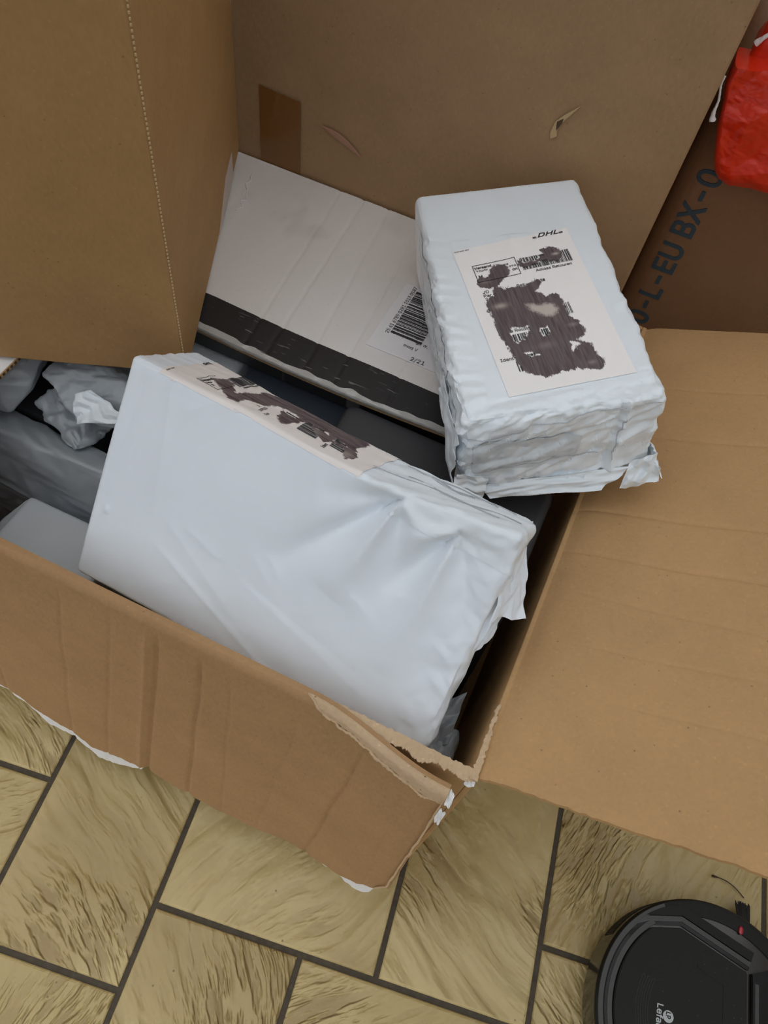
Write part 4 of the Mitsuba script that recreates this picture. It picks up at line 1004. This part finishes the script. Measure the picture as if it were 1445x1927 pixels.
rob('lid', prism(lidp, 0.0725, 0.0762), 'robot_lid', label='flat lid')
inner = lidp.buffer(-0.026); ring_ = inner.difference(inner.buffer(-0.0045))
rob('lid__raised_line', prism(ring_.difference(sbox(-0.2, -0.2, -0.02, 0.2)), 0.0758, 0.0768, 0.0004), 'robot_lid')


def sector(r1, r2, a0, a1, n=80):
    t = np.radians(np.linspace(a0, a1, n))
    return Polygon(np.concatenate([np.stack([r1 * np.cos(t), r1 * np.sin(t)], -1), np.stack([r2 * np.cos(t), r2 * np.sin(t)], -1)[::-1]]))


for r_, a0, a1 in ((0.0915, 158, 205), (0.0855, 157, 205), (0.0795, 156, 205)):
    s_ = sector(r_ - 0.0020, r_ + 0.0020, a0, a1)
    rob('lid__groove', prism(s_.difference(s_.buffer(-0.0009)), 0.0758, 0.0766, 0.0002), 'robot_gloss')
gap = disc.buffer(0.001).difference(lidp)
outside = disc.difference(lidp.buffer(0.002))
rob('trim_arc', prism(sector(0.1315, 0.1375, 118, 242), 0.0724, 0.0734, 0.0003), 'robot_grey')
rob('trim_arc', prism(sector(0.1205, 0.1265, 128, 232), 0.0724, 0.0736, 0.0003), 'robot_grey')
rob('trim_slot', prism(sector(0.1268, 0.1305, 146, 214), 0.0724, 0.0740, 0.0003), 'robot_gloss')
for sgn in (1, -1):
    che = [(-0.118, 0.073), (-0.082, 0.091), (-0.041, 0.1015), (0.046, 0.0745)]
    def strip2(o0, o1, zz0, zz1, nm, m_, x_end=0.046, z_=0.0003):
        l = LineString(che); a = l.buffer(o1, cap_style=2, join_style=2).difference(l.buffer(o0, cap_style=2, join_style=2)) if o0 > 0 else l.buffer(o1, cap_style=2, join_style=2)
        up = Polygon([(-0.13, 0.0665)] + che + [(0.05, 0.0735), (0.08, 0.14), (-0.14, 0.14)])
        a = a.intersection(up).intersection(Point(0, 0).buffer(0.1335, 96))
        if sgn < 0:
            from shapely import affinity
            a = affinity.scale(a, 1, -1, origin=(0, 0))
        rob(nm, prism(a, zz0, zz1, z_), m_)
    strip2(0.0, 0.0045, 0.0718, 0.0728, 'seam', 'robot_gloss')
    strip2(0.0045, 0.0105, 0.0724, 0.0740, 'trim_strip', 'robot_grey')
    strip2(0.0115, 0.023, 0.0724, 0.0750, 'bumper_top', 'robot_black')
fb = Point(0, 0).buffer(0.132, 96).intersection(Polygon([(0.048, 0.073), (0.10, 0.098), (0.15, 0.1), (0.15, -0.1), (0.10, -0.098), (0.048, -0.073)]))
rob('front_panel', prism(fb.buffer(-0.002), 0.0724, 0.0760), 'robot_gloss')
rob('front_trim', prism(sbox(0.0535, -0.060, 0.0585, 0.062), 0.0758, 0.0766, 0.0003), 'robot_grey')
led = trimesh.creation.icosphere(2, 0.0032); led.vertices *= [1, 1.6, 0.5]; led.vertices += [0.036, 0.118, 0.0738]
rob('indicator_light', led, 'red_led', smooth=True, label='small dark red indicator')
br = []
rng = np.random.default_rng(2)
for i in range(60):
    a = rng.uniform(-0.0085, 0.0085); q = np.linspace(0, 1, 5); ln = rng.uniform(0.9, 1.05)
    br.append(tube(np.stack([0.0655 + a * (0.7 + 0.5 * q), 0.122 + 0.042 * q * ln, 0.026 - 0.008 * q], -1), 0.0010 * (1 - 0.3 * q), 4))
rob('side_brush', cat(*br), 'bristle', smooth=True, label='black bristles of the side brush')
for i in range(46):
    pass
fins = [trimesh.creation.box((0.0012, 0.0016, 0.030), trimesh.transformations.rotation_matrix(a, [0, 0, 1]) @ trimesh.transformations.translation_matrix([0.1402, 0, 0.040])) for a in np.radians(np.arange(102, 150, 1.1))]
rob('vent_fins', cat(*fins), 'robot_black', smooth=False, kind='stuff')
tw = text2('Lefant', 0.0074, True, 0.0006); tv = tw.vertices.copy()
tw.vertices = np.stack([-0.0665 + tv[:, 1], 0.0090 - tv[:, 0] * 1.0, 0.0763 + tv[:, 2]], -1)
rob('lettering', tw, 'robot_print', smooth=False, label='white lettering on the lid')
lg = trimesh.creation.cylinder(0.0065, 0.0006, sections=48); lg.vertices += [-0.0525, -0.0025, 0.0766]
rob('logo_disc', lg, 'robot_print', label='round pale logo')
lp = text2('LP', 0.0056, True, 0.0004); tv = lp.vertices.copy()
tv[:, 0] -= tv[:, 0].mean(); tv[:, 1] -= 0.0028
lp.vertices = np.stack([-0.0525 + tv[:, 1], -0.0025 - tv[:, 0] * 0.8, 0.0769 + tv[:, 2]], -1)
rob('logo_disc__mark', lp, 'robot_black', smooth=False)

q = np.linspace(0, 1, 24)
twp = np.stack([0.406 + 0.048 * q, 0.159 - 0.009 * q + 0.005 * np.sin(np.pi * q), 0.0022 + 0.002 * np.sin(np.pi * q)], -1)
add('twig', tube(twp, 0.0007 + 0.0012 * np.exp(-((q - 0.04) / 0.06) ** 2), 7, 0.15, 3), 'twig', smooth=50, label='short thin dark twig lying on the tile behind the robot vacuum', category='twig')
